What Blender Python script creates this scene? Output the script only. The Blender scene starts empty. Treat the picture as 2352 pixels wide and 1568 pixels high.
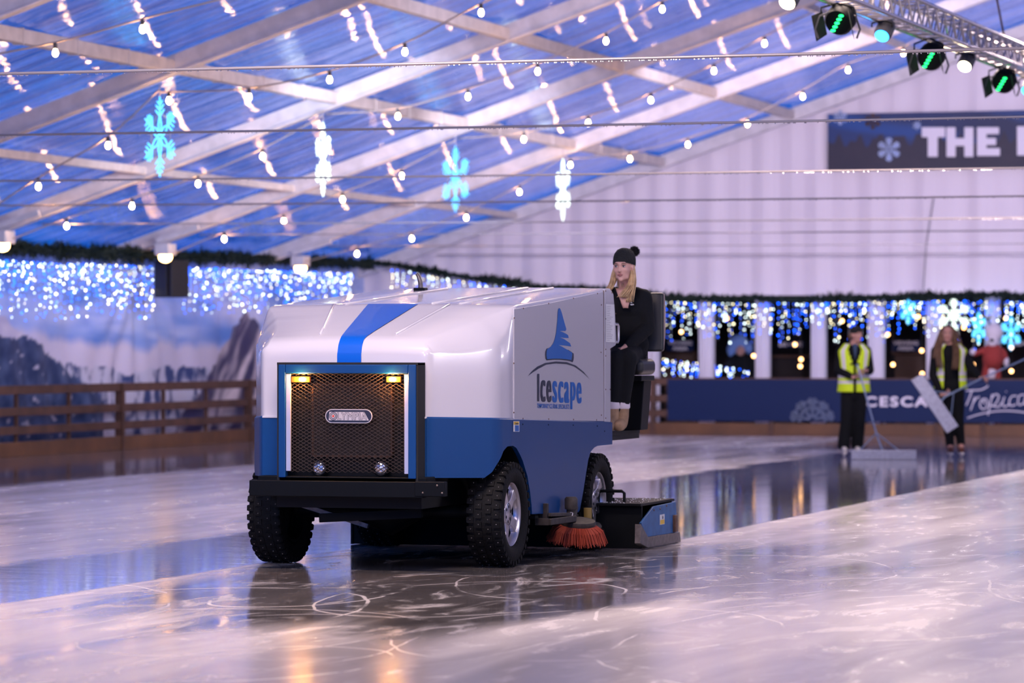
import bpy, math, random
from mathutils import Vector, Matrix, Euler, noise
random.seed(7)
D = bpy.data
COL = bpy.context.scene.collection
PI = math.pi
PHI = math.radians(17.2)
CP, SP = math.cos(PHI), math.sin(PHI)
F, CX, HY, CZ = 8200.0, 1176.0, 800.0, 1.5

# ------------------------------------------------------------------ measuring helpers (world: x across the tent, y along it)
def on_y(px, py, a):
    k = (px - CX) / F
    l = (k * CP * a - SP * a) / (CP + k * SP)
    Y = -l * SP + a * CP
    return Vector((l, a, CZ + (HY - py) * Y / F))
def on_x(px, py, l):
    k = (px - CX) / F
    a = (-k * l * SP - l * CP) / (SP - k * CP)
    Y = -l * SP + a * CP
    return Vector((l, a, CZ + (HY - py) * Y / F))
def cam_pt(X, Y, z):
    return Vector((X * CP - Y * SP, X * SP + Y * CP, z))
def at_depth(px, py, Y):
    return cam_pt((px - CX) / F * Y, Y, CZ + (HY - py) * Y / F)

# ------------------------------------------------------------------ mesh builder
class MB:
    def __init__(s):
        s.v = []; s.f = []; s.m = []
    def add(s, vs, fs, m=0):
        o = len(s.v); s.v += [tuple(p) for p in vs]
        for f in fs:
            s.f.append(tuple(i + o for i in f)); s.m.append(m)
        return s
    def box(s, a, b, m=0, M=None):
        x0, y0, z0 = a; x1, y1, z1 = b
        vs = [(x0,y0,z0),(x1,y0,z0),(x1,y1,z0),(x0,y1,z0),(x0,y0,z1),(x1,y0,z1),(x1,y1,z1),(x0,y1,z1)]
        if M is not None: vs = [M @ Vector(p) for p in vs]
        return s.add(vs, [(0,3,2,1),(4,5,6,7),(0,1,5,4),(1,2,6,5),(2,3,7,6),(3,0,4,7)], m)
    def bar(s, p, q, w, h, m=0, up=(0,0,1)):
        p = Vector(p); q = Vector(q); d = (q - p).normalized(); up = Vector(up)
        r = d.cross(up)
        if r.length < 1e-4: r = d.cross(Vector((0,1,0)))
        r.normalize(); u = r.cross(d).normalized()
        r *= w/2; u *= h/2
        vs = [p-r-u,p+r-u,p+r+u,p-r+u,q-r-u,q+r-u,q+r+u,q-r+u]
        return s.add(vs, [(0,1,2,3),(7,6,5,4),(0,4,5,1),(1,5,6,2),(2,6,7,3),(3,7,4,0)], m)
    def tube(s, pts, r, n=8, m=0, caps=True, closed=False):
        pts = [Vector(p) for p in pts]; N = len(pts)
        rs = r if isinstance(r, (list, tuple)) else [r]*N
        prev = None; rings = []
        for i, p in enumerate(pts):
            if closed: d = pts[(i+1) % N] - pts[i-1]
            else: d = pts[min(i+1, N-1)] - pts[max(i-1, 0)]
            d.normalize()
            if prev is None:
                t = Vector((0,0,1)) if abs(d.z) < .9 else Vector((1,0,0))
                u = d.cross(t).normalized()
            else:
                u = (prev - d * prev.dot(d))
                if u.length < 1e-5: u = d.orthogonal()
                u.normalize()
            prev = u; w = d.cross(u)
            rings.append([p + (u*math.cos(2*PI*k/n) + w*math.sin(2*PI*k/n))*rs[i] for k in range(n)])
        vs = [q for R in rings for q in R]; fs = []
        for i in range(N if closed else N-1):
            j = (i+1) % N
            for k in range(n):
                fs.append((i*n+k, i*n+(k+1)%n, j*n+(k+1)%n, j*n+k))
        if caps and not closed:
            fs.append(tuple(range(n))[::-1]); fs.append(tuple((N-1)*n+k for k in range(n)))
        return s.add(vs, fs, m)
    def lathe(s, prof, axis='z', c=(0,0,0), n=32, m=0, M=None, closed=False, flip=False, cap=True):
        vs = []; fs = []; c = Vector(c)
        for r, h in prof:
            for k in range(n):
                a = 2*PI*k/n; x, y = r*math.cos(a), r*math.sin(a)
                p = {'z':(x,y,h),'x':(h,x,y),'y':(x,h,y)}[axis]
                p = Vector(p)
                if M is not None: p = M @ p
                vs.append(p + c)
        P = len(prof)
        for i in range(P if closed else P-1):
            j = (i+1) % P
            for k in range(n):
                f = (i*n+k, i*n+(k+1)%n, j*n+(k+1)%n, j*n+k)
                fs.append(f[::-1] if flip else f)
        if not closed and cap:
            if prof[0][0] > 1e-4: fs.append(tuple(range(n))[::-1])
            if prof[-1][0] > 1e-4: fs.append(tuple((P-1)*n+k for k in range(n)))
        return s.add(vs, fs, m)
    def prism(s, poly, z0, z1, fn, m=0):
        """poly of 2d points, fn(x, y, h) -> 3d"""
        n = len(poly)
        vs = [fn(x, y, z0) for x, y in poly] + [fn(x, y, z1) for x, y in poly]
        fs = [tuple(range(n))[::-1], tuple(range(n, 2*n))] + [(i, (i+1)%n, n+(i+1)%n, n+i) for i in range(n)]
        return s.add(vs, fs, m)
    def ball(s, c, r, n=10, k=7, m=0, R=None):
        if not isinstance(r, (tuple, list)): r = (r, r, r)
        c = Vector(c); vs = []; fs = []
        for i in range(k+1):
            t = PI*i/k
            for j in range(n):
                a = 2*PI*j/n
                p = Vector((r[0]*math.sin(t)*math.cos(a), r[1]*math.sin(t)*math.sin(a), r[2]*math.cos(t)))
                if R is not None: p = R @ p
                vs.append(c + p)
        # poles collapse: use single verts
        out = [vs[0]] + vs[n:k*n] + [vs[k*n]]
        for j in range(n): fs.append((0, 1+j, 1+(j+1)%n))
        for i in range(k-2):
            for j in range(n):
                fs.append((1+i*n+j, 1+(i+1)*n+j, 1+(i+1)*n+(j+1)%n, 1+i*n+(j+1)%n))
        L = len(out)-1; b = 1+(k-2)*n
        for j in range(n): fs.append((b+j, L, b+(j+1)%n))
        return s.add(out, fs, m)
    def chain(s, pts, rs, m=0, n=12):
        pts = [Vector(p) for p in pts]
        if not isinstance(rs, (list, tuple)): rs = [rs]*len(pts)
        for p, r in zip(pts, rs): s.ball(p, r, n, 8, m)
        for i in range(len(pts)-1):
            if (pts[i+1]-pts[i]).length > 1e-4:
                s.tube([pts[i], pts[i+1]], [rs[i], rs[i+1]], n, m)
        return s
    def build(s, name, mats, parent=None, smooth=None, bevel=None, seg=2, loc=None):
        me = D.meshes.new(name)
        me.from_pydata(s.v, [], s.f)
        if not isinstance(mats, (list, tuple)): mats = [mats]
        for x in mats: me.materials.append(x)
        if len(mats) > 1: me.polygons.foreach_set('material_index', s.m)
        me.update(); me.validate()
        if smooth is not None:
            me.polygons.foreach_set('use_smooth', [True]*len(me.polygons))
            if smooth < 179: me.set_sharp_from_angle(angle=math.radians(smooth))
        o = D.objects.new(name, me); COL.objects.link(o)
        if parent is not None: o.parent = parent
        if loc is not None: o.location = loc
        if bevel:
            b = o.modifiers.new('b', 'BEVEL'); b.width = bevel; b.segments = seg; b.limit_method = 'ANGLE'; b.angle_limit = math.radians(35)
            if smooth is None:
                me.polygons.foreach_set('use_smooth', [True]*len(me.polygons)); b.harden_normals = True
        return o

def tag(o, label=None, cat=None, group=None, kind=None):
    if label: o['label'] = label
    if cat: o['category'] = cat
    if group: o['group'] = group
    if kind: o['kind'] = kind
    return o
def thing(name, label, cat, loc=(0,0,0), rz=0, group=None):
    o = D.objects.new(name, None); COL.objects.link(o); o.location = loc; o.rotation_euler = (0,0,rz)
    o.empty_display_size = .1
    return tag(o, label, cat, group)
def copy_child(o, parent):
    c = o.copy(); COL.objects.link(c); c.parent = parent
    for ch in list(o.children): copy_child(ch, c)
    return c
def struct(o): o['kind'] = 'structure'; return o

# ------------------------------------------------------------------ materials
def srgb(r, g, b):
    def f(c):
        c /= 255.0
        return c/12.92 if c <= .04045 else ((c+.055)/1.055)**2.4
    return (f(r), f(g), f(b), 1)
def mat(name, col, rough=.5, metal=0, spec=.5, emit=None, es=0, coat=0, noise_amt=0, noise_scale=8, bump=0, bscale=30, trans=0, sheen=0):
    m = D.materials.new(name); m.use_nodes = True
    nt = m.node_tree; b = nt.nodes['Principled BSDF']
    b.inputs['Base Color'].default_value = col
    b.inputs['Roughness'].default_value = rough
    b.inputs['Metallic'].default_value = metal
    b.inputs['Specular IOR Level'].default_value = spec
    b.inputs['Coat Weight'].default_value = coat
    b.inputs['Coat Roughness'].default_value = .06
    if trans: b.inputs['Transmission Weight'].default_value = trans
    if sheen: b.inputs['Sheen Weight'].default_value = sheen
    if emit:
        b.inputs['Emission Color'].default_value = emit; b.inputs['Emission Strength'].default_value = es
    if noise_amt or bump:
        tc = nt.nodes.new('ShaderNodeTexCoord'); n = nt.nodes.new('ShaderNodeTexNoise')
        n.inputs['Scale'].default_value = noise_scale; n.inputs['Detail'].default_value = 5
        nt.links.new(tc.outputs['Object'], n.inputs['Vector'])
        if noise_amt:
            mx = nt.nodes.new('ShaderNodeMixRGB'); mx.blend_type = 'MULTIPLY'; mx.inputs[0].default_value = noise_amt
            mx.inputs[1].default_value = col
            r = nt.nodes.new('ShaderNodeValToRGB'); r.color_ramp.elements[0].position = .35; r.color_ramp.elements[1].position = .65
            r.color_ramp.elements[0].color = (.25,.25,.25,1)
            nt.links.new(n.outputs['Fac'], r.inputs[0]); nt.links.new(r.outputs[0], mx.inputs[2])
            nt.links.new(mx.outputs[0], b.inputs['Base Color'])
        if bump:
            n2 = nt.nodes.new('ShaderNodeTexNoise'); n2.inputs['Scale'].default_value = bscale
            nt.links.new(tc.outputs['Object'], n2.inputs['Vector'])
            bp = nt.nodes.new('ShaderNodeBump'); bp.inputs['Strength'].default_value = bump; bp.inputs['Distance'].default_value = .02
            nt.links.new(n2.outputs['Fac'], bp.inputs['Height']); nt.links.new(bp.outputs[0], b.inputs['Normal'])
    return m
def glow(name, col, s):
    m = D.materials.new(name); m.use_nodes = True; nt = m.node_tree; nt.nodes.clear()
    e = nt.nodes.new('ShaderNodeEmission'); e.inputs[0].default_value = col; e.inputs[1].default_value = s
    o = nt.nodes.new('ShaderNodeOutputMaterial'); nt.links.new(e.outputs[0], o.inputs[0]); return m

M = {}
M['white_paint'] = mat('white_paint', (.62,.60,.66,1), .22, coat=.6, bump=.05, bscale=3)
M['blue_paint'] = mat('blue_paint', (.001,.048,.19,1), .42, spec=.35, coat=.10)
M['stripe'] = mat('stripe_blue', (.004,.11,.62,1), .25, coat=.5)
M['panel_blue'] = mat('panel_blue', (.02,.13,.36,1), .5, noise_amt=.4, noise_scale=12)
M['black'] = mat('black_steel', (.003,.004,.006,1), .55, spec=.15)
M['dark'] = mat('dark_inside', (.008,.008,.010,1), .8)
M['rubber'] = mat('rubber', (.005,.005,.006,1), .75, spec=.2, bump=.2, bscale=60)
M['alloy'] = mat('alloy', (.62,.58,.6,1), .28, metal=.85)
M['chrome'] = mat('chrome', (.72,.70,.74,1), .28, metal=.55, bump=.1, bscale=12)
M['steel'] = mat('worn_steel', (.22,.19,.18,1), .45, metal=.7, noise_amt=.5, noise_scale=25)
M['dark_steel'] = mat('dark_mottled_steel', (.055,.045,.042,1), .6, metal=.3, noise_amt=.6, noise_scale=25)  # darker, more mottled steel for the brush parts
M['mustard'] = mat('mustard_paint', (.25,.17,.04,1), .6)
M['rust'] = mat('rusty', (.16,.08,.05,1), .6, metal=.3, noise_amt=.5, noise_scale=25)
M['mesh'] = mat('expanded_mesh', (.17,.13,.12,1), .42, metal=.6)
M['core'] = mat('radiator', (.05,.038,.035,1), .6, metal=.3)
M['glass'] = mat('lamp_glass', (.75,.75,.78,1), .08, metal=.9, bump=.6, bscale=40)
M['amber'] = glow('amber_glow', (1,.42,.10,1), 1700)
M['amber_lens'] = mat('amber_lens', (.25,.07,.008,1), .3, emit=(1,.35,.05,1), es=.1)
M['ink'] = mat('ink', (.015,.02,.045,1), .4)
M['logo_blue'] = mat('logo_blue', (.006,.12,.46,1), .35)
M['print_grey'] = mat('print_grey', (.25,.25,.30,1), .6)
M['paper'] = mat('paper', (.72,.72,.74,1), .6)
M['yellow'] = mat('yellow_label', (.8,.5,.05,1), .5)
M['plate'] = mat('plate_white', (.5,.47,.5,1), .35)
M['red'] = mat('red', (.55,.06,.04,1), .5)
M['orange'] = mat('orange_bristle', (.33,.042,.018,1), .7)
M['skin'] = mat('skin', (.62,.36,.30,1), .5, noise_amt=0)
M['skin2'] = mat('skin_ruddy', (.50,.27,.23,1), .5)
M['cloth_black'] = mat('cloth_black', (.006,.007,.010,1), .9, spec=.2, bump=.3, bscale=25)
M['knit'] = mat('knit', (.010,.011,.013,1), .95, bump=.6, bscale=90)
M['fur'] = mat('fur', (.012,.010,.012,1), .9)
M['blonde'] = mat('blonde_hair', (.62,.42,.22,1), .45, noise_amt=.6, noise_scale=22)
M['brown_hair'] = mat('brown_hair', (.16,.085,.05,1), .5, noise_amt=.6, noise_scale=18)
M['lip'] = mat('lips', (.42,.16,.15,1), .45)
M['eye'] = mat('eye_white', (.6,.58,.58,1), .3)
M['iris'] = mat('iris', (.03,.03,.035,1), .3)
M['brow'] = mat('brow', (.20,.12,.07,1), .7)
M['hivis'] = mat('hivis', (.62,.86,.01,1), .6, emit=None)
M['tape'] = mat('reflective_tape', (.72,.70,.78,1), .35)
M['navy_print'] = mat('navy_print', (.002,.014,.075,1), .55, spec=.25)
M['shirt'] = mat('navy_shirt', (.02,.05,.12,1), .7)
M['boot_tan'] = mat('boot_tan', (.42,.27,.16,1), .8, noise_amt=.5, noise_scale=14)
M['boot_red'] = mat('boot_red', (.12,.03,.02,1), .5)
M['skate_white'] = mat('skate_white', (.6,.58,.6,1), .4)
M['wood'] = mat('wood', (.105,.045,.028,1), .6, noise_amt=.6, noise_scale=3)
M['kick'] = mat('kickboard', (.15,.062,.024,1), .5, noise_amt=.5, noise_scale=2)
M['beam'] = mat('beam_alu', (.80,.75,.77,1), .5, noise_amt=.25, noise_scale=5)
M['purlin'] = mat('purlin', (.76,.67,.62,1), .5, noise_amt=.25, noise_scale=5)
M['truss'] = mat('truss_alu', (.70,.66,.64,1), .25, metal=.9)
M['wire'] = mat('wire', (.38,.35,.37,1), .4, metal=.4)
M['drop'] = mat('droplet', (.9,.9,.95,1), .03, metal=.9)
M['cable_dark'] = mat('cable_dark', (.05,.05,.06,1), .5)
M['flex'] = mat('flex', (.45,.38,.34,1), .5)
M['bulb'] = glow('bulb_glow', (1,.52,.20,1), 190)
M['pendant'] = glow('pendant_glow', (1,.50,.20,1), 9)
M['led_white'] = glow('led_white', (.80,.96,.95,1), 6.5)
M['led_warm'] = glow('led_warm', (1,.88,.55,1), 8)
M['led_blue'] = glow('led_blue', (.003,.09,1,1), 9)
M['rope_blue'] = glow('rope_blue', (.10,.55,1,1), 3.4)
M['rope_white'] = glow('rope_white', (.80,.95,.85,1), 4)
M['rope_off'] = mat('rope_frame', (.45,.5,.6,1), .4)
M['needle'] = mat('needles', (.008,.020,.013,1), .7)
M['speaker'] = mat('speaker_black', (.014,.014,.018,1), .6)
M['par_green'] = glow('par_green', (.02,1,.20,1), 3.5)
M['par_blue'] = glow('par_blue', (.03,.36,1,1), 8)
M['flood_warm'] = glow('flood_warm', (1,.80,.48,1), 40)
M['eave_lamp'] = glow('eave_lamp', (1,.50,.16,1), 30)
M['letter'] = mat('letter_white', (.78,.74,.84,1), .5)
M['letter_dim'] = mat('letter_dim', (.10,.13,.22,1), .55)
M['pale_print'] = mat('pale_print', (.40,.50,.75,1), .5)
M['column'] = mat('column_cloth', (.80,.76,.84,1), .6)
M['darkwall'] = mat('viewing_wall', (.028,.020,.024,1), .8, noise_amt=.5, noise_scale=.6)
M['board'] = mat('board_brown', (.10,.055,.04,1), .7, noise_amt=.4, noise_scale=2)
M['hood_blue'] = mat('hood_blue', (.16,.28,.62,1), .8)
M['figure_white'] = mat('figure_white', (.68,.62,.70,1), .9)
M['figure_red'] = mat('figure_red', (.30,.035,.03,1), .9)
M['sheet'] = mat('aluminium_sheet', (.36,.38,.50,1), .4, metal=.5, noise_amt=.3, noise_scale=30)
M['pole'] = mat('pole', (.25,.34,.52,1), .35, metal=.5)
M['seat'] = mat('seat_vinyl', (.009,.010,.012,1), .42)
M['seat_edge'] = mat('seat_edge', (.32,.25,.25,1), .35)
M['snow'] = mat('snow', (.8,.8,.85,1), .8)

# ------------------------------------------------------------------ lettering helper
_txt = {}
def text_polys(s, bold=0.0, spacing=1.0, shear=0.0):
    c = D.curves.new('t', 'FONT'); c.body = s; c.size = 1; c.offset = bold; c.space_character = spacing; c.shear = shear
    c.resolution_u = 4
    o = D.objects.new('t', c); COL.objects.link(o)
    dg = bpy.context.evaluated_depsgraph_get(); e = o.evaluated_get(dg); me = e.to_mesh()
    vs = [v.co.copy() for v in me.vertices]; fs = [tuple(p.vertices) for p in me.polygons]
    e.to_mesh_clear(); D.objects.remove(o); D.curves.remove(c)
    return vs, fs
def lettering(name, s, fn, box, m, parent, bold=0, spacing=1.0, shear=0.0):
    """fn(x, y) -> 3d ; box = (x0, y0, x1, y1) target extents"""
    vs, fs = text_polys(s, bold, spacing, shear)
    xs = [v.x for v in vs]; ys = [v.y for v in vs]
    x0, x1, y0, y1 = min(xs), max(xs), min(ys), max(ys)
    X0, Y0, X1, Y1 = box
    b = MB(); b.add([fn(X0+(v.x-x0)/(x1-x0)*(X1-X0), Y0+(v.y-y0)/(y1-y0)*(Y1-Y0)) for v in vs], fs)
    return b.build(name, m, parent)

# ------------------------------------------------------------------ node helpers
class NT:
    def __init__(s, m):
        m.use_nodes = True; s.t = m.node_tree; s.t.nodes.clear()
    def n(s, t, **kw):
        x = s.t.nodes.new(t)
        for k, v in kw.items(): setattr(x, k, v)
        return x
    def l(s, a, b): s.t.links.new(a, b)
    def math(s, op, a, b=None, c=None, clamp=False):
        x = s.n('ShaderNodeMath', operation=op); x.use_clamp = clamp
        for i, v in enumerate((a, b, c)):
            if v is None: continue
            if isinstance(v, (int, float)): x.inputs[i].default_value = v
            else: s.l(v, x.inputs[i])
        return x.outputs[0]
    def step(s, v, e0, e1):
        x = s.n('ShaderNodeMapRange'); x.interpolation_type = 'SMOOTHSTEP'
        s.l(v, x.inputs[0]); x.inputs[1].default_value = e0; x.inputs[2].default_value = e1
        x.inputs[3].default_value = 0; x.inputs[4].default_value = 1
        return x.outputs[0]
    def maprange(s, v, a, b, c, d):
        x = s.n('ShaderNodeMapRange'); s.l(v, x.inputs[0])
        for i, q in enumerate((a, b, c, d)): x.inputs[i+1].default_value = q
        return x.outputs[0]
    def noise(s, vec, scale, detail=4, sc=(1,1,1), dist=0, rough=.5):
        mp = s.n('ShaderNodeMapping'); mp.inputs['Scale'].default_value = sc
        s.l(vec, mp.inputs[0])
        x = s.n('ShaderNodeTexNoise'); x.inputs['Scale'].default_value = scale; x.inputs['Detail'].default_value = detail
        x.inputs['Distortion'].default_value = dist; x.inputs['Roughness'].default_value = rough
        s.l(mp.outputs[0], x.inputs['Vector']); return x.outputs['Fac']
    def mixc(s, f, a, b, mode='MIX'):
        x = s.n('ShaderNodeMixRGB', blend_type=mode)
        for i, v in enumerate((f, a, b)):
            if isinstance(v, (int, float)): x.inputs[i].default_value = v
            elif isinstance(v, tuple): x.inputs[i].default_value = v
            else: s.l(v, x.inputs[i])
        return x.outputs[0]

# ================================================================== SETTING
RID = -7.15            # ridge
EAVE = -22.45
ROOF = lambda l: 3.96 + .335*((l if l < RID else 2*RID - l) + 19.22)
PLANES = [5.1, 10.82, 16.54, 22.26, 27.98, 33.70, 39.42, 45.14, 50.86, 56.58, 62.30]
GAB = 62.55
RIGHT = 2*RID - EAVE

# ice --------------------------------------------------------------
m = D.materials.new('ice'); k = NT(m)
geo = k.n('ShaderNodeNewGeometry'); pos = geo.outputs['Position']
sep = k.n('ShaderNodeSeparateXYZ'); k.l(pos, sep.inputs[0]); X, Y = sep.outputs[0], sep.outputs[1]
nl = k.noise(pos, .5, 3)
n2 = k.noise(pos, 1.0, 5, (1.6,.22,1), .6)
Xn = k.math('ADD', X, k.math('MULTIPLY_ADD', nl, .7, -.35))
Xs = k.math('ADD', X, k.math('MULTIPLY_ADD', nl, .10, -.05))
# resurfaced strip behind the machine and the earlier pass beside it
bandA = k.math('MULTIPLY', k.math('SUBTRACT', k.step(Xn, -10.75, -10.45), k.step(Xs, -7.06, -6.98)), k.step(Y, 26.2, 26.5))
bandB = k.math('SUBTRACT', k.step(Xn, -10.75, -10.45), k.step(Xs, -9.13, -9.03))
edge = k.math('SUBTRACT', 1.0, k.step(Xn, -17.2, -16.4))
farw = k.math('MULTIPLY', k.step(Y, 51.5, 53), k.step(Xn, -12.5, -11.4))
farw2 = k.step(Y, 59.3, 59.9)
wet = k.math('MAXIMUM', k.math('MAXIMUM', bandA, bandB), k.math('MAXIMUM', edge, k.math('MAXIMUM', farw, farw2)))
# skated bare-ice patch, darkened to paint in the reflection of the machine behind it
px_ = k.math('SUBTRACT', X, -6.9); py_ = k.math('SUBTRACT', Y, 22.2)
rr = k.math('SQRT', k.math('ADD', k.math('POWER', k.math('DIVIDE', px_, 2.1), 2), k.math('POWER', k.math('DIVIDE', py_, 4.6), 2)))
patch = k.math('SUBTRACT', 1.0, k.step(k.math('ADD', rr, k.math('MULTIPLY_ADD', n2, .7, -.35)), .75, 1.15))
# frost powder streaks
st = k.noise(pos, 2.2, 8, (1,.35,1), 2.2, .62)
st2 = k.noise(pos, 9.0, 8, (.8,.6,1), 1.0, .7)
# skate arcs
arcs = None
for cx, cy, R, w in [(-8.0,18.9,1.25,.010),(-6.6,20.5,1.0,.008),(-7.6,20.2,.62,.010),(-5.2,18.2,1.1,.007),(-6.9,17.5,.9,.008),(-4.2,20.5,1.6,.008),
                     (-5.9,22.8,1.5,.008),(-3.0,18.5,2.1,.008),(-7.3,16.6,1.6,.008),(-9.6,18.0,1.8,.007),(-1.5,24.0,2.6,.009),(-10.2,23.6,1.1,.008),(-6.2,15.9,.7,.008)]:
    d = k.math('SQRT', k.math('ADD', k.math('POWER', k.math('SUBTRACT', X, cx), 2), k.math('POWER', k.math('MULTIPLY', k.math('SUBTRACT', Y, cy), .55), 2)))
    d = k.math('ABSOLUTE', k.math('SUBTRACT', k.math('ADD', d, k.math('MULTIPLY', nl, .3)), R))
    a_ = k.math('SUBTRACT', 1.0, k.step(d, w*.5, w*1.6))
    hz = k.math('MULTIPLY', k.math('SUBTRACT', 1.0, k.step(d, 0.0, .16)), .22)
    a_ = k.math('MAXIMUM', a_, k.math('MULTIPLY', hz, st2))
    arcs = a_ if arcs is None else k.math('MAXIMUM', arcs, a_)
arcs = k.math('MULTIPLY', arcs, k.step(k.noise(pos, .9, 2), .42, .56))
powder = k.math('MULTIPLY', k.step(st, .50, .70), .8)
speck = k.math('MULTIPLY', k.step(k.noise(pos, 55, 2), .68, .74), k.step(k.noise(pos, 1.3, 2), .4, .6))
frost = k.math('MAXIMUM', powder, k.math('MAXIMUM', arcs, k.math('MULTIPLY', speck, .7)), clamp=True)
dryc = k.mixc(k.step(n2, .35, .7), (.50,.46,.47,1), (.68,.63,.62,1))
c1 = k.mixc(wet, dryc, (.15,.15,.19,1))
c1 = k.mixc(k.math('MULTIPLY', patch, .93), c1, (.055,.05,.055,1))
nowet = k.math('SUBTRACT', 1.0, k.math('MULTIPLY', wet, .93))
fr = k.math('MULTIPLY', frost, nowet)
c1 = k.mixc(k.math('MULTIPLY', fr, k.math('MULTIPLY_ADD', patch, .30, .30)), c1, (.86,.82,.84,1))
rdry = k.maprange(n2, .3, .7, .13, .24)
rg = k.math('ADD', k.math('MULTIPLY', rdry, k.math('SUBTRACT', 1.0, k.math('MULTIPLY', wet, .68))), k.math('MULTIPLY', fr, .14))
rg = k.math('SUBTRACT', rg, k.math('MULTIPLY', patch, .07), clamp=True)
hgt = k.math('ADD', k.math('MULTIPLY', k.noise(pos, 2.4, 6, (.5,1.8,1), .4), 1.0), k.math('ADD', k.math('MULTIPLY', fr, .35), k.math('MULTIPLY', k.math('MULTIPLY', bandB, k.noise(pos, 14, 3, (.6,1.5,1), .3)), .45)))
bp = k.n('ShaderNodeBump'); bp.inputs['Strength'].default_value = .10; bp.inputs['Distance'].default_value = .010
k.l(hgt, bp.inputs['Height'])
b = k.n('ShaderNodeBsdfPrincipled'); o = k.n('ShaderNodeOutputMaterial')
k.l(c1, b.inputs['Base Color']); k.l(rg, b.inputs['Roughness']); k.l(bp.outputs[0], b.inputs['Normal'])
b.inputs['IOR'].default_value = 1.33; k.l(b.outputs[0], o.inputs[0])
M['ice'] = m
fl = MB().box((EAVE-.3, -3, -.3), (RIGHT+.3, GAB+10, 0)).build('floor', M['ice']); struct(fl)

# clear roof membrane: wrinkled PVC, the evening sky shows through it ------------------------
m = D.materials.new('roof_membrane'); k = NT(m)
geo = k.n('ShaderNodeNewGeometry'); pos = geo.outputs['Position']
w1 = k.noise(pos, 1.0, 5, (.10, 2.6, .10), .3, .6)
w2 = k.noise(pos, 1.0, 2, (.25, .9, .25))
w3 = k.noise(pos, 1.0, 3, (.5, 14, .5))
w4 = k.noise(pos, 1.0, 2, (.3, 5.5, .3))
h = k.math('ADD', k.math('MULTIPLY', w1, .45), k.math('ADD', k.math('MULTIPLY', w2, .4), k.math('ADD', k.math('MULTIPLY', w3, .16), k.math('MULTIPLY', w4, .42))))
bp = k.n('ShaderNodeBump'); bp.inputs['Strength'].default_value = .8; bp.inputs['Distance'].default_value = .16
k.l(h, bp.inputs['Height'])
gl = k.n('ShaderNodeBsdfAnisotropic'); gl.inputs['Roughness'].default_value = .085; gl.inputs['Color'].default_value = (1,.97,1,1)
k.l(bp.outputs[0], gl.inputs['Normal'])
tr = k.n('ShaderNodeBsdfTransparent')
cr = k.noise(pos, 1.0, 6, (.16, 3.4, .16), .5, .65)  # tint streaks paint in the bright and dark of sky through the folds
k.l(k.mixc(k.step(cr, .34, .66), (.30,.42,.55,1), (.92,.98,1,1)), tr.inputs[0])
df = k.n('ShaderNodeBsdfTranslucent'); df.inputs[0].default_value = (.35,.5,.9,1)
dd = k.n('ShaderNodeBsdfDiffuse'); dd.inputs[0].default_value = (.15,.25,.62,1)
mxd = k.n('ShaderNodeMixShader'); mxd.inputs[0].default_value = .5; k.l(df.outputs[0], mxd.inputs[1]); k.l(dd.outputs[0], mxd.inputs[2])
mx1 = k.n('ShaderNodeMixShader'); k.l(k.maprange(w2, .3, .7, .06, .20), mx1.inputs[0])
k.l(tr.outputs[0], mx1.inputs[1]); k.l(mxd.outputs[0], mx1.inputs[2])
fz = k.n('ShaderNodeFresnel'); fz.inputs[0].default_value = 1.5
mx2 = k.n('ShaderNodeMixShader'); k.l(k.math('MULTIPLY', fz.outputs[0], .60, clamp=True), mx2.inputs[0])
k.l(mx1.outputs[0], mx2.inputs[1]); k.l(gl.outputs[0], mx2.inputs[2])
o = k.n('ShaderNodeOutputMaterial'); k.l(mx2.outputs[0], o.inputs[0])
M['membrane'] = m
for nm, l0, l1 in (('ceiling', EAVE, RID), ('ceiling_right', RID, RIGHT)):
    mb = MB(); nx, ny = 24, 160
    vs = []; fs = []
    for j in range(ny+1):
        a = 2.0 + (GAB-2.0)*j/ny
        for i in range(nx+1):
            l = l0 + (l1-l0)*i/nx
            t = ((a-5.1) % 5.72)/5.72
            sag = -.10*math.sin(PI*t)*math.sin(PI*i/nx)
            z = ROOF(l) + .13 + sag + .02*noise.noise(Vector((l*.15, a*1.3, 3)))
            vs.append((l, a, z))
    for j in range(ny):
        for i in range(nx):
            q = j*(nx+1)+i; fs.append((q, q+1, q+nx+2, q+nx+1))
    mb.add(vs, fs); struct(mb.build(nm, M['membrane'], smooth=180))

# rafters and purlins ----------------------------------------------------------
for i, a in enumerate(PLANES):
    b_ = MB()
    for l0, l1 in ((EAVE, RID), (RIGHT, RID)):
        b_.bar((l0, a, ROOF(l0)-.02), (l1, a, ROOF(l1)-.02), .12, .22)
        b_.bar((l0, a, ROOF(l0)-.13), (l1, a, ROOF(l1)-.13), .16, .03)
        b_.box((min(l0, l0+.18) if l0 < RID else l0-.18, a-.07, 0), (l0+.18 if l0 < RID else l0, a+.07, ROOF(l0)))
    struct(b_.build('roof_beam', M['beam'], bevel=.008))
ROWS = [-19.22, -16.44, -14.05, -11.4, -9.0]
ROWS = ROWS + [2*RID - r for r in ROWS] + [RID]
for r in ROWS:
    for i in range(len(PLANES)-1):
        wdt = .16 if r in (-16.44, -14.05) else .11
        b_ = MB(); b_.bar((r, PLANES[i]+.06, ROOF(r)-.03), (r, PLANES[i+1]-.06, ROOF(r)-.03), wdt*.7, wdt)
        if r == -16.44:
            for q in (.25,.5,.75): b_.bar((r, PLANES[i]+5.72*q, ROOF(r)-.03), (r, PLANES[i]+5.72*q+.02, ROOF(r)-.03), wdt*.7+.03, wdt+.03)
        struct(b_.build('roof_purlin', M['purlin'], bevel=.01))

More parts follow.
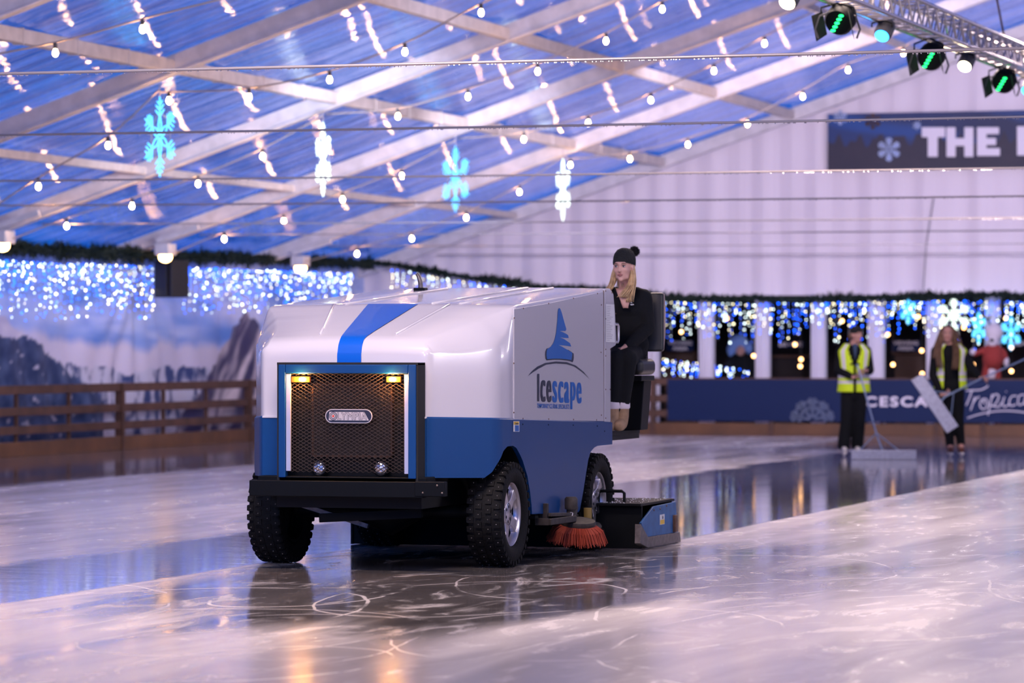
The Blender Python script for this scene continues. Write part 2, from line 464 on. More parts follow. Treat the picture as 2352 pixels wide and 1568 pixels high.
# printed mountain backdrop on the left wall ------------------------------------
def fbm(x, y, s=0, o=4):
    v = 0; amp = .5; f = 1
    for _ in range(o):
        v += amp*noise.noise(Vector((x*f, y*f, s))); amp *= .5; f *= 2
    return v
def lerp3(a, b, t):
    t = max(0, min(1, t)); return tuple(a[i]+(b[i]-a[i])*t for i in range(3))
def mural(a, z):
    # a: metres along the wall, z: height
    sky = lerp3((.13,.30,.78), (.60,.66,.92), .45 + 2.0*fbm(a*.28, z*1.6, 1))
    sky = lerp3(sky, (.05,.20,.66), max(0, 2.4*fbm(a*.35+5, z*2.2, 2)))
    c = sky
    fog = 1.62 + .22*math.exp(-((a-47.6)/1.6)**2) + .12*fbm(a*1.2, 0, 3)*2
    if z < fog: c = lerp3(c, (.66,.62,.78), min(1, (fog-z)*7))
    mid = 1.18 + .28*fbm(a*.9, 4, 4)*1.6
    if z < mid:
        tree = fbm(a*3.2, z*2.2, 5) + .25*fbm(a*9, z*4, 6)
        c = lerp3((.58,.58,.74), (.03,.06,.20), (tree+.02)*6)
    p1 = 1.66 - max(0, abs(a-47.4)-.5)*.36 + .16*fbm(a*5.5, 0, 7, 3) + .08*fbm(a*16, 1, 7, 2)
    sl = 1.98 - max(0, a-47.0)*.40 - max(0, 46.6-a)*.12 + .12*fbm(a*2, 0, 8)
    if z < sl and a < 50.7: c = lerp3((.68,.63,.76), (.45,.42,.62), .3+1.5*fbm(a*2, z*4, 9))
    if z < p1 and a < 50.6:
        c = lerp3((.012,.035,.12), (.07,.11,.24), .3 + 2*fbm(a*4, z*3, 10))
        if fbm(a*3, z*6, 11) > .27: c = (.5,.48,.62)
    p2 = 2.15 - abs(a-56.6)*.62 + .35*fbm(a*2.2, 0, 12)
    if z < p2 and a > 52.8:
        g = fbm((a - z*.9)*2.1, z*.8, 13)*3 + .2*fbm(a*8, z*5, 14)
        c = lerp3((.045,.04,.12), (.74,.66,.74), .30 + g)
    p3 = 1.9 - abs(a-60.5)*.35 + .2*fbm(a*2, 0, 15)
    if z < p3 and a > 58.5: c = lerp3((.05,.05,.14), (.7,.64,.74), .4 + 3*fbm((a+z)*1.6, z, 16))
    if z < .62: c = lerp3(c, (.02,.04,.14), .25 + .8*fbm(a*1.5, z*3, 17))
    return c
m = D.materials.new('mural_print'); k = NT(m)
at = k.n('ShaderNodeAttribute'); at.attribute_name = 'print'
b = k.n('ShaderNodeBsdfPrincipled'); b.inputs['Roughness'].default_value = .55
k.l(at.outputs['Color'], b.inputs['Base Color']); o = k.n('ShaderNodeOutputMaterial'); k.l(b.outputs[0], o.inputs[0])
M['mural'] = m
def printed(name, vs, fs, cols, mt, parent=None):
    me = D.meshes.new(name); me.from_pydata(vs, [], fs); me.materials.append(mt); me.update()
    ca = me.color_attributes.new('print', 'FLOAT_COLOR', 'POINT')
    ca.data.foreach_set('color', [q for c in cols for q in (c[0], c[1], c[2], 1)])
    me.polygons.foreach_set('use_smooth', [True]*len(me.polygons))
    ob = D.objects.new(name, me); COL.objects.link(ob)
    if parent: ob.parent = parent
    return ob
vs = []; cols = []; fs = []
na, nz = 620, 96
for i in range(na+1):
    a = 30 + (GAB-30)*i/na
    for j in range(nz+1):
        z = 2.98*j/nz
        # cloth folds hang from the fixing at the speaker bracket
        ang = math.atan2(a-52, 2.85-z); rad = math.hypot(a-52, 2.85-z)
        fold = .035*math.sin(ang*17)*min(1, rad/1.2)*math.exp(-rad/3.0) + .03*math.sin(a*2.9+math.sin(z*2)) + .02*math.sin(a*7.3+z*1.5)
        vs.append((EAVE+.22+fold, a, z)); cols.append(mural(a, z))
for i in range(na):
    for j in range(nz):
        q = i*(nz+1)+j; fs.append((q, q+1, q+nz+2, q+nz+1))
struct(printed('wall_left', vs, fs, cols, M['mural']))
struct(MB().box((EAVE-.05, -2, 0), (EAVE, 30.2, 2.9)).build('wall_left_near', M['column']))
struct(MB().box((RIGHT, -2, 0), (RIGHT+.05, GAB, 2.9)).build('wall_right', M['column']))

# gable cloth -------------------------------------------------------------------
m = D.materials.new('gable_cloth'); k = NT(m)
b = k.n('ShaderNodeBsdfPrincipled'); b.inputs['Base Color'].default_value = (.80,.73,.80,1); b.inputs['Roughness'].default_value = .6
geo = k.n('ShaderNodeNewGeometry')
w = k.noise(geo.outputs['Position'], 1.0, 3, (5, 1, .12))
bp = k.n('ShaderNodeBump'); bp.inputs['Strength'].default_value = .5; bp.inputs['Distance'].default_value = .06
k.l(w, bp.inputs['Height']); k.l(bp.outputs[0], b.inputs['Normal']); o = k.n('ShaderNodeOutputMaterial'); k.l(b.outputs[0], o.inputs[0])
M['gable'] = m
OPEN = on_y(1500, 700, GAB).x      # cloth reaches the ice left of here
vs = []; fs = []; nx, nz = 520, 12
def zb(l): return 0.0 if l < OPEN else 2.45
for i in range(nx+1):
    l = EAVE + .1 + (RIGHT-EAVE-.2)*i/nx
    zt = ROOF(l)+.05; z0 = zb(l)
    for j in range(nz+1):
        t = j/nz; f = 1-t
        vs.append((l, GAB + .035*math.sin(l*6.1+.6*math.sin(l*1.7))*(.3+.7*f) + .02*math.sin(l*13), z0+(zt-z0)*t))
for i in range(nx):
    for j in range(nz):
        q = i*(nz+1)+j; fs.append((q, q+nz+1, q+nz+2, q+1))
mb = MB(); mb.add(vs, fs); struct(mb.build('wall_back', M['gable'], smooth=180))
# gable seam rope
struct(MB().tube([on_y(2145, 450, GAB-.08), on_y(2128, 560, GAB-.08), on_y(2120, 672, GAB-.08)], .012, 6).build('trim_1', M['wire']))
# window row between columns -----------------------------------------------------
for x0, x1 in ((1490,1512),(1604,1638),(1734,1767),(1862,1896),(1993,2030),(2127,2160),(2262,2296),(2398,2430),(2530,2564)):
    p0 = on_y(x0, 700, GAB+.05); p1 = on_y(x1, 700, GAB+.05)
    mb = MB(); n = 14; vs = []; fs = []
    for side in (0, 1):
        for i in range(n+1):
            l = p0.x + (p1.x-p0.x)*i/n
            d = .02*math.sin(i*1.9) + .05*(abs(i/n-.5)*2)**3
            for z in (0, 2.6): vs.append((l, GAB+.02+d+side*.10, z))
    for i in range(n):
        q = 2*i; fs.append((q, q+2, q+3, q+1)); r = q+2*(n+1); fs.append((r, r+1, r+3, r+2))
    N = 2*(n+1); fs += [(0,1,N+1,N), (2*n, N+2*n, N+2*n+1, 2*n+1), (1,3,N+3,N+1)]
    mb.add(vs, fs); struct(mb.build('column', M['column'], smooth=60))
# viewing area behind
struct(MB().box((OPEN-3, GAB+8, 0), (RIGHT+4, GAB+8.1, 3.2)).build('wall_far', M['darkwall']))
struct(MB().box((OPEN-3, GAB+.3, 2.7), (RIGHT+4, GAB+8, 2.8)).build('ceiling_viewing', M['darkwall']))
struct(MB().box((OPEN-3.1, GAB+.3, 0), (OPEN-3, GAB+8, 2.8)).build('wall_far_side', M['darkwall']))

# ================================================================== FENCES
def fence(p, q, label, group, nposts=2, rails=((.86,.985),(.56,.68),(.30,.42)), kick=(.0,.20), inner=None):
    p = Vector(p); q = Vector(q); d = (q-p); L = d.length; rz = math.atan2(d.y, d.x)
    t = thing('rink_fence', label, 'fence', p, rz, group)
    for z0, z1 in rails:
        MB().box((0, -.02, z0), (L-.03, .02, z1)).build('rail', M['wood'], t, bevel=.005)
    MB().box((0, -.03, kick[0]), (L-.03, .02, kick[1])).build('kickboard', M['kick'], t, bevel=.004)
    for i in range(nposts):
        x = L*(i)/(max(1, nposts)) + .02
        MB().box((x-.045 if i == 0 else x-.025, .025 if i else -.05, 0), (x+.045 if i == 0 else x+.025, .08, .99 if i == 0 else .93)).build('post', M['wood'], t, bevel=.005)
    return t
FL = -21.25
ys = [on_x(-330, 900, FL).y, on_x(277, 900, FL).y]
step_ = ys[1]-ys[0]
pA = on_x(277, 900, FL).y
segs = [(pA-10.6, pA-5.3), (pA-5.3, pA), (pA, pA+5.2), (pA+5.2, 60.8)]
lb = ['brown wooden rail fence panel at the far left edge of the rink, nearest the camera', 'brown wooden rail fence panel before the dark mountain peak, left of the tall post',
      'brown wooden rail fence panel before the snowy valley, right of the tall post', 'brown wooden rail fence panel hidden behind the front of the ice machine, in the corner']
for (a0, a1), s_ in list(zip(segs, lb))[1:3]:
    fence((FL, a0, 0), (FL, a1, 0), s_, 'wooden rink fence panels', 3)
fence((FL, segs[3][0], 0), (FL, 60.8, 0), lb[3], 'wooden rink fence panels', 2)
bx = [FL, on_y(1220,900,60.8).x, on_y(1497,900,60.8).x, on_y(1770,900,60.8).x, on_y(2149,900,60.8).x, on_y(2256,900,60.8).x, on_y(2560,900,60.8).x]
lb = ['wooden fence panel along the end wall, behind the ice machine body', 'wooden fence panel along the end wall, behind the rear wheels of the machine',
      'wooden fence panel along the end wall, beneath the left end of the blue banner', 'wooden fence panel along the end wall, beneath the pale snowflake on the banner',
      'short wooden fence panel along the end wall, behind the long-haired attendant', 'wooden fence panel along the end wall at the right edge of the photo']
for i in range(len(bx)-1):
    fence((bx[i], 60.8, 0), (bx[i+1], 60.8, 0), lb[i], 'wooden rink fence panels', 3 if bx[i+1]-bx[i] > 2 else 1)

# blue banner on the fence -----------------------------------------------------
BY = 60.72
b0 = on_y(1533, 870, BY); b1 = on_y(2560, 870, BY)
bz0, bz1 = on_y(1700, 967, BY).z, on_y(1700, 871, BY).z
bn = thing('fence_banner', 'long navy blue banner with white lettering hung on the end fence', 'banner', (0, 0, 0))
MB().box((b0.x, BY, bz0), (b1.x, BY+.012, bz1)).build('cloth', M['navy_print'], bn)
def bfn(px, py): return on_y(px, py, BY-.006)
def bword(txt, x0, y0, x1, y1, mt, **kw):
    return lettering('lettering', txt, lambda x, y: bfn(x, y), (x0, y1, x1, y0), mt, bn, **kw)
bword('ICESCAPE', 1972, 910, 2180, 934, M['letter'], bold=.035, spacing=1.25)
# script word: strokes
def stroke(name, pts, r, mt, parent, fn, n=6, sub=6):
    P = [fn(*p) for p in catmull(pts, sub)]
    return MB().tube(P, r, n).build(name, mt, parent, smooth=180)
def catmull(pts, sub=6):
    if len(pts) < 3: return list(pts)
    out = []
    P = [pts[0]] + list(pts) + [pts[-1]]
    for i in range(1, len(P)-2):
        p0, p1, p2, p3 = P[i-1], P[i], P[i+1], P[i+2]
        for s_ in range(sub):
            t = s_/sub
            out.append(tuple(.5*((2*b)+(-a+c)*t+(2*a-5*b+4*c-d)*t*t+(-a+3*b-3*c+d)*t**3) for a, b, c, d in zip(p0, p1, p2, p3)))
    out.append(tuple(P[-2])); return out
mb = MB()
for st_ in [[(2219,897),(2235,896),(2252,895),(2264,890),(2270,885)],[(2232,897),(2226,915),(2219,931)],
            [(2239,911),(2234,928),(2229,942)],[(2236,924),(2243,914),(2250,911)],
            [(2262,915),(2253,920),(2251,932),(2257,939),(2266,935),(2269,925),(2264,916),(2258,918),(2262,928)],
            [(2279,905),(2275,925),(2269,954)],[(2277,915),(2286,905),(2294,909),(2290,922),(2281,932),(2275,930)],[(2281,932),(2294,934),(2300,924)],
            [(2307,911),(2303,925),(2307,934),(2318,928)],[(2311,900),(2311,898)],
            [(2336,909),(2324,910),(2318,922),(2322,932),(2334,928)],
            [(2354,906),(2342,908),(2338,922),(2342,930),(2352,924),(2356,908),(2353,926),(2362,928)],[(2372,885),(2366,912),(2364,928),(2374,926)],
            [(2222,960),(2250,951),(2290,944),(2330,944),(2380,951)]]:
    mb.tube([bfn(*p) for p in catmull(st_, 5)], .012, 6)
mb.build('lettering', M['letter'], bn, smooth=180)
# half snowflake print on banner + faint one
def flake_print(cx, cy, R, half, mt, r, fn, parent):
    mb = MB()
    angs = [i*PI/6*2+PI/2 for i in range(6)] if not half else [PI*t for t in (.08,.29,.5,.71,.92)]
    for a in angs:
        d = (math.cos(a), -math.sin(a)); n = (-d[1], d[0])
        P = lambda t, s: fn(cx+(d[0]*t+n[0]*s)*R, cy+(d[1]*t+n[1]*s)*R)
        mb.tube([P(.12,0), P(1,0)], r, 5)
        for t, L in ((.45,.22),(.68,.26),(.86,.16)):
            for sg in (-1, 1): mb.tube([P(t,0), P(t+L*.8, sg*L)], r, 5)
    return mb.build('snowflake_print', mt, parent)
flake_print(1866, 965, 50, True, M['letter_dim'], .03, bfn, bn)

# banner on the gable ---------------------------------------------------------
GY = GAB-.14
g0 = on_y(1901, 262, GY); g1 = on_y(2470, 262, GY); gz1 = g0.z; gz0 = on_y(1901, 392, GY).z
gb = thing('gable_banner', 'dark blue hanging banner with pine forest, snowflake and white THE lettering', 'banner', (0,0,0))
vs = []; cols = []; fs = []; nx, nz = 220, 60
GW = g1.x-g0.x; GH = gz1-gz0
for i in range(nx+1):
    u = i/nx
    for j in range(nz+1):
        t = j/nz
        x = u*GW*1.0
        c = lerp3((.003,.030,.15), (.008,.018,.075), u*1.4 - .1 + .4*fbm(x*.9, t*2, 21))
        band = math.sin((t*2.6 + x*.55 + .5*fbm(x*.5, t, 22))*3.2)
        if t > .42: c = lerp3(c, (.002,.075,.34), max(0, band)*.75*(1-u*.6))
        tri = max(0, 1-abs(((x*2.7) % 1)-.5)*2.6)*(.10+.10*noise.noise(Vector((math.floor(x*2.7)*3.3,0,5)))) + max(0, 1-abs(((x*5.1+.4) % 1)-.5)*2.4)*.07
        if t < .42 + tri*1.6 + .05*fbm(x*2,0,23): c = lerp3((.022,.018,.045), (.010,.012,.04), .5+fbm(x*3,t*4,24))
        vs.append((g0.x+u*GW, GY, gz0+t*GH)); cols.append(c)
for i in range(nx):
    for j in range(nz):
        q = i*(nz+1)+j; fs.append((q, q+nz+1, q+nz+2, q+1))
printed('cloth', vs, fs, cols, M['mural'], gb)
MB().box((g0.x, GY+.004, gz0), (g1.x, GY+.02, gz1)).build('backing', M['navy_print'], gb)
gfn = lambda px, py: on_y(px, py, GY-.015)
def block(poly): return MB().prism([(x, y) for x, y in poly], 0, -.02, lambda x, y, h: on_y(x, y, GY-.012+h))
T_ = [(2117,292),(2171,292),(2171,315),(2154,315),(2154,360),(2131,360),(2131,315),(2117,315)]
H_ = [(2174,292),(2195,292),(2195,317),(2215,317),(2215,292),(2236,292),(2236,360),(2215,360),(2215,335),(2195,335),(2195,360),(2174,360)]
E_ = [(2244,292),(2295,292),(2295,308),(2266,308),(2266,317),(2288,317),(2288,333),(2266,333),(2266,340),(2297,340),(2297,358),(2244,358)]
I_ = [(2336,290),(2358,290),(2358,357),(2336,357)]
for P in (T_, H_, E_, I_):
    ob = block(P).build('lettering', M['letter'], gb); bv = ob.modifiers.new('b', 'BEVEL'); bv.width = .025; bv.segments = 3
    bv.limit_method = 'ANGLE'; bv.angle_limit = math.radians(40)
mb = MB()
flake_print(2042, 343, 26, False, M['pale_print'], .022, gfn, gb)
flake_print(1930, 270, 16, False, M['pale_print'], .014, gfn, gb)
flake_print(2106, 288, 9, False, M['pale_print'], .014, gfn, gb)
flake_print(2005, 278, 18, False, M['board'], .014, gfn, gb)

# ================================================================== CABLES
cab = [(22.26,1.89,'lowest in depth order, the sharp beaded one crossing above the first snowflake'),]
H_c = [1.89,1.84,1.73,1.71,1.68,1.71,1.69,1.69]
CP_ = PLANES[3:]
ctext = ['highest of all, passing just below the truss', 'running along the top of the THE banner',
 'running along the foot of the THE banner', 'next one down from the THE banner', 'second one down from the THE banner',
 'third one down from the THE banner', 'level with the driver hat', 'lowest of all, level with the driver face']
for i, (a, h_) in enumerate(zip(CP_, H_c)):
    t = thing('tie_cable', 'thin steel tie cable, '+ctext[i], 'cable', (0, a-.14, CZ+h_), 0, 'tie cables across the tent')
    P = []
    for j in range(41):
        l = EAVE+1.75 + (RIGHT-EAVE-3.5)*j/40; u = (j/40-.5)*2
        P.append((l, 0, -.06*(1-u*u)+.03))
    MB().tube(P, .011, 6).build('wire', M['wire'], t, smooth=180)
    if i < 5:
        mb = MB(); rr_ = random.Random(i)
        lo, hi = on_y(-20, 500, a).x, on_y(2380, 500, a).x
        for j in range(260):
            l = lo+(hi-lo)*rr_.random(); u = ((l-EAVE)/(RIGHT-EAVE)-.5)*2
            mb.ball((l, 0, -.06*(1-u*u)+.03-.014), .0045, 6, 4)
        tag(mb.build('water_drop', M['drop'], t), kind='stuff')

# ================================================================== FESTOON STRINGS
bulb_me = MB(); bulb_me.lathe([(.0,-.090),(.014,-.086),(.024,-.072),(.029,-.054),(.025,-.034),(.016,-.02),(.015,0)], n=14)
bulb_src = bulb_me.build('bulb', M['bulb'], smooth=180); bulb_mesh = bulb_src.data; D.objects.remove(bulb_src)
sk = MB(); sk.lathe([(.019,-.012),(.022,0),(.022,.045),(.010,.055)], n=10)
s_src = sk.build('socket', M['cable_dark'], smooth=40); sock_mesh = s_src.data; D.objects.remove(s_src)
strings = [
 (33.70, [(-150,150),(127,120),(327,66),(520,-5)], 'in the top left corner'),
 (39.42, [(-80,520),(88,427),(248,333),(367,205)], 'falling left from the nearest snowflake'),
 (39.42, [(372,212),(388,230),(572,222),(757,182),(930,118),(1105,28),(1270,-60)], 'rising right from the nearest snowflake'),
 (45.14, [(0,560),(153,518),(303,472),(455,421),(603,358),(742,265)], 'falling left from the nearer white snowflake'),
 (45.14, [(748,262),(914,266),(1075,221),(1235,163),(1392,93),(1521,20),(1640,-50)], 'rising right from the nearer white snowflake'),
 (50.86, [(380,590),(515,548),(652,507),(787,457),(923,403),(1046,322)], 'falling left from the farther blue snowflake'),
 (50.86, [(1050,318),(1203,319),(1351,281),(1495,229),(1640,162),(1756,99),(1880,20)], 'rising right from the farther blue snowflake'),
 (56.58, [(690,604),(820,582),(946,547),(1071,499),(1193,440),(1293,358)], 'falling left from the farthest snowflake'),
 (56.58, [(1296,356),(1310,378),(1447,364),(1580,331),(1717,284),(1844,221),(1948,160),(2075,121),(2190,40)], 'rising right from the farthest snowflake')]
for si, (a, pts, where) in enumerate(strings):
    A = a-.25
    P = [on_y(x, y, A) for x, y in pts]
    t = thing('festoon_light_string', 'string of warm glowing bulbs, '+where, 'string lights', (0,0,0), 0, 'festoon bulb strings under the rafters')
    wire = [P[0]] + [p + Vector((0,0,.10)) for p in P[1:-1]] + [P[-1]]
    MB().tube([Vector(q) for q in catmull([tuple(p) for p in wire], 5)], .011, 5).build('flex', M['flex'], t, smooth=180)
    for p in P[1:-1]:
        s_ = D.objects.new('socket', sock_mesh); COL.objects.link(s_); s_.parent = t; s_.location = p + Vector((0,0,.045))
        b_ = D.objects.new('bulb', bulb_mesh); COL.objects.link(b_); b_.parent = s_

# ================================================================== SNOWFLAKE LIGHTS
def snow_lines(R):
    segs = []
    for i in range(6):
        a = PI/2 + i*PI/3; d = Vector((math.cos(a), 0, math.sin(a))); n = Vector((-d.z, 0, d.x))
        P = lambda t, s: d*(t*R) + n*(s*R)
        petal = [P(.06,0), P(.18,.075), P(.32,.085), P(.46,.03), P(.5,0)]
        segs.append(petal); segs.append([P(.06,0), P(.18,-.075), P(.32,-.085), P(.46,-.03), P(.5,0)])
        segs.append([P(.5,0), P(1,0)])
        for t, L in ((.52,.24),(.66,.22),(.80,.15)):
            for sg in (-1, 1): segs.append([P(t,0), P(t+L*.62, sg*L)])
    return segs
def snowflake(px, py0, py1, a, yaw, mt, label, hang=True, R=None, loc=None):
    c = on_y(px, (py0+py1)/2, a) if loc is None else loc
    if R is None:
        R = (on_y(px, py0, a).z - on_y(px, py1, a).z)/2
    t = thing('snowflake_light', label, 'snowflake light', c, yaw, 'hanging rope light snowflakes')
    mb = MB(); fr = MB(); rr_ = random.Random(3)
    for s_ in snow_lines(R):
        mb.tube(s_, .0075, 6)
    fr.tube([(math.cos(q*PI/12)*R*.55, .014, math.sin(q*PI/12)*R*.55) for q in range(24)], .007, 5, closed=True)
    mb.build('rope_light', mt, t, smooth=180); fr.build('frame', M['rope_off'], t, smooth=180)
    if hang:
        MB().tube([(0,0,R), (0,0,R+.16)], .006, 5).build('hook', M['wire'], t)
    return t
yw = lambda deg: math.radians(deg) + PHI
snowflake(367, 222, 406, 39.2, yw(-59), M['rope_blue'], 'blue glowing snowflake hanging nearest the camera, leftmost of the four')
snowflake(742, 280, 451, 44.9, yw(-74), M['rope_white'], 'white glowing snowflake hanging second from the left')
snowflake(1046, 335, 487, 50.6, yw(-62), M['rope_blue'], 'blue glowing snowflake hanging third from the left')
snowflake(1293, 364, 507, 56.3, yw(-76), M['rope_white'], 'white glowing snowflake hanging farthest, against the gable cloth')
snowflake(2191, 683, 765, GAB-.5, yw(-20), M['rope_white'], 'pale glowing snowflake above the long-haired attendant', hang=False)
snowflake(2086, 680, 745, GAB+.9, yw(-60), M['rope_blue'], 'small blue glowing snowflake among the icicle lights, right of the standing attendant', hang=False)
snowflake(2248, 715, 790, GAB-.45, yw(-70), M['rope_blue'], 'blue glowing snowflake just left of the stuffed reindeer figure', hang=False)
snowflake(2322, 725, 805, GAB-.45, yw(-60), M['rope_blue'], 'blue glowing snowflake just right of the stuffed reindeer figure', hang=False)

# ================================================================== GARLANDS AND ICICLE LIGHTS
def garland(P, label, r=.20, dens=330):
    P = [Vector(p) for p in P]
    t = thing('pine_garland', label, 'garland', (0,0,0), 0, 'pine garlands around the tent')
    mb = MB(); core = MB(); core.tube(P, .03, 6); rr_ = random.Random(len(label))
    for i in range(len(P)-1):
        L = (P[i+1]-P[i]).length
        for j in range(int(L*dens)):
            p = P[i].lerp(P[i+1], rr_.random())
            lump = .75+.5*noise.noise(p*1.8)+.25*noise.noise(p*6)
            d = Vector((rr_.gauss(0,1), rr_.gauss(0,1), rr_.gauss(0,1))).normalized()
            tip = p + d*r*lump*(.6+.6*rr_.random()); s1 = d.orthogonal().normalized()*.034
            s1 = Matrix.Rotation(rr_.random()*6.28, 3, d) @ s1
            s2 = d.cross(s1).normalized()*.012
            b_ = p + d*.02
            mb.add([b_-s1, b_+s1, tip, b_+s2], [(0,1,2),(1,3,2),(3,0,2)])
    core.build('stem', M['needle'], t); tag(mb.build('needles', M['needle'], t), kind='stuff')
    return t
GL = EAVE+.75
gpts = [on_x(x, y, GL) for x, y in ((-120,552),(0,568),(150,578),(280,582),(380,588),(520,592),(640,598),(760,602),(850,606))]
def sub_poly(pts, i0, i1): return pts[i0:i1+1]
garland(sub_poly(gpts, 0, 4), 'dark pine garland along the left wall, left of the black loudspeaker')
garland(sub_poly(gpts, 4, 6), 'dark pine garland along the left wall, right of the black loudspeaker')
garland(sub_poly(gpts, 6, 8), 'dark pine garland along the left wall at its far corner')
GE = GAB-.55
epts = [on_y(x, y, GE) for x, y in ((850,604),(900,606),(960,618),(1050,633),(1150,645),(1250,660),(1380,665),(1530,683),(1640,686),(1720,684),(1830,688),(1960,685),(2060,682),(2180,680),(2290,676),(2400,684),(2500,684))]
garland(sub_poly(epts, 0, 6), 'dark pine garland sloping down the end wall behind the ice machine', .15)
garland(sub_poly(epts, 6, 9), 'dark pine garland on the end wall, just right of the driver', .15)
garland(sub_poly(epts, 9, 12), 'dark pine garland on the end wall, above the standing attendant', .15)
garland(sub_poly(epts, 12, 16), 'dark pine garland on the end wall, above the long-haired attendant', .15)

octa = MB().ball((0,0,0), .0125, 6, 4)
LEDM = {}
for kx in ('led_white', 'led_warm', 'led_blue'):
    ob = octa.build('led', M[kx]); LEDM[kx] = ob.data; D.objects.remove(ob)
def curtain(label, top, n, drop, seed, wmix=.5, parts=100):
    """top(t)->point on the garland line, t in 0..1"""
    rr_ = random.Random(seed)
    t = thing('icicle_lights', label, 'icicle lights', (0,0,0), 0, 'icicle light curtains')
    nst = max(4, n//7); w = MB(); leds = []
    for i in range(nst):
        p = top((i+.5)/nst + rr_.uniform(-.3,.3)/nst); L = drop*rr_.choice((.25,.45,.6,.8,1.0,.9))
        q = p + Vector((rr_.gauss(0,.02), rr_.gauss(0,.02), -L))
        w.tube([p, q], .0025, 4)
        for j in range(7):
            z = j/6.5 + rr_.random()*.08
            leds.append((p.lerp(q, min(1, z)) + Vector((rr_.gauss(0,.012), rr_.gauss(0,.012), 0)), rr_.random()))
    rr_.shuffle(leds)
    w.build('wire', M['rope_off'], t)
    stuff = {}
    for i, (p, c) in enumerate(leds):
        kx = 'led_blue' if c > wmix else ('led_white' if c > wmix*.35 else 'led_warm')
        sc = rr_.choice((.55, .7, .9, 1.0, 1.3))
        if i < parts:
            ob = D.objects.new('led', LEDM[kx]); COL.objects.link(ob); ob.parent = t; ob.location = p; ob.scale = (sc,)*3
        else: stuff.setdefault(kx, []).append((p, sc))
    if stuff:
        mb = MB(); ks = list(stuff)
        for mi, kx in enumerate(ks):
            for p, sc in stuff[kx]: mb.ball(p, .0125*sc, 6, 4, m=mi)
        tag(mb.build('led_cluster', [M[x] for x in ks], t), kind='stuff')
def along(pts, dz=-.08, dy=0, dx=0):
    Ls = [(pts[i+1]-pts[i]).length for i in range(len(pts)-1)]; T = sum(Ls)
    def f(t):
        s_ = max(0, min(1, t))*T
        for i, L in enumerate(Ls):
            if s_ <= L or i == len(Ls)-1: return pts[i].lerp(pts[i+1], min(1, s_/L)) + Vector((dx, dy, dz))
            s_ -= L
    return f
seg = lambda x0, x1, y0, y1: along([on_x(x0, y0, GL), on_x(x1, y1, GL)], dx=-.1)
curtain('blue and white icicle lights on the left wall, at the left edge of the photo', seg(-10, 190, 582, 594), 330, .85, 1, .42)
curtain('blue and white icicle lights on the left wall, just left of the loudspeaker', seg(190, 366, 592, 600), 300, .80, 2, .40)
curtain('blue and white icicle lights on the left wall, just right of the loudspeaker', seg(430, 640, 602, 610), 370, .75, 3, .42)
curtain('blue and white icicle lights on the left wall, above the hood of the ice machine', seg(640, 822, 610, 618), 340, .72, 4, .42)
eseg = lambda i0, i1: along(epts[i0:i1+1], dy=-.12)
curtain('icicle lights on the end wall, beside the exhaust pipe of the machine', eseg(1, 4), 150, .55, 5, .6)
curtain('icicle lights on the end wall, sloping down to the driver', eseg(4, 6), 80, .3, 6, .55)
curtain('icicle lights on the end wall, between the seat and the second white column', along([on_y(1525,690,GE), on_y(1700,693,GE)], dy=-.12, dz=-.03), 160, .72, 7, .5)
curtain('icicle lights on the end wall, above the pale blue hooded person', along([on_y(1700,693,GE), on_y(1880,693,GE)], dy=-.12, dz=-.03), 150, .70, 8, .45)
curtain('icicle lights on the end wall, around the head of the standing attendant', along([on_y(1880,692,GE), on_y(2040,690,GE)], dy=-.12, dz=-.03), 150, .72, 9, .48)
curtain('icicle lights on the end wall, left of the long-haired attendant', along([on_y(2040,690,GE), on_y(2170,688,GE)], dy=-.12, dz=-.03), 120, .62, 10, .45)
curtain('icicle lights on the end wall, around the stuffed reindeer figure', along([on_y(2200,688,GE), on_y(2360,688,GE)], dy=-.12, dz=-.03), 140, .85, 11, .45)
curtain('low tangle of icicle lights below the VIEWING AREA sign beside the driver', along([on_y(1508,822,GAB+1.2), on_y(1604,835,GAB+1.2)], dz=0), 70, .30, 12, .5)
curtain('low tangle of icicle lights behind the fence, below the pale blue hooded person', along([on_y(1640,838,GAB+1.2), on_y(1722,852,GAB+1.2)], dz=0), 56, .22, 13, .4)

# ================================================================== VIEWING AREA THINGS
def sign(lines, x0, y0, x1, y1, a, label):
    p0 = on_y(x0, y1, a); p1 = on_y(x1, y0, a)
    t = thing('sign', label, 'sign', (0,0,0), 0, 'signs in the viewing area')
    MB().box((p0.x, a, p0.z), (p1.x, a+.03, p1.z)).build('board', M['navy_print'], t)
    h = (p1.z-p0.z)/len(lines)
    for i, s_ in enumerate(lines):
        zt = p1.z - i*h - h*.12; zb_ = p1.z-(i+1)*h + h*.12; L = len(s_)/max(len(q) for q in lines)
        w_ = (p1.x-p0.x)*.9*min(1, .2+.8*L); c = (p0.x+p1.x)/2
        lettering('lettering', s_, lambda x, y: (x, a-.006, y), (c-w_/2, zb_, c+w_/2, zt), M['letter'], t, bold=.04)
sign(['VIEWING', 'AREA'], 1531, 781, 1593, 806, GAB+3.5, 'navy sign reading VIEWING AREA just right of the driver seat')
sign(['BAR + CAFE'], 1786, 783, 1846, 798, GAB+3.5, 'navy sign reading BAR + CAFE between two white columns')
sign(['VIEWING', 'AREA'], 2048, 781, 2112, 806, GAB+3.5, 'navy sign reading VIEWING AREA between the two attendants')
sign(['BAR'], 2326, 781, 2380, 796, GAB+3.5, 'navy sign reading BAR at the right edge of the photo')
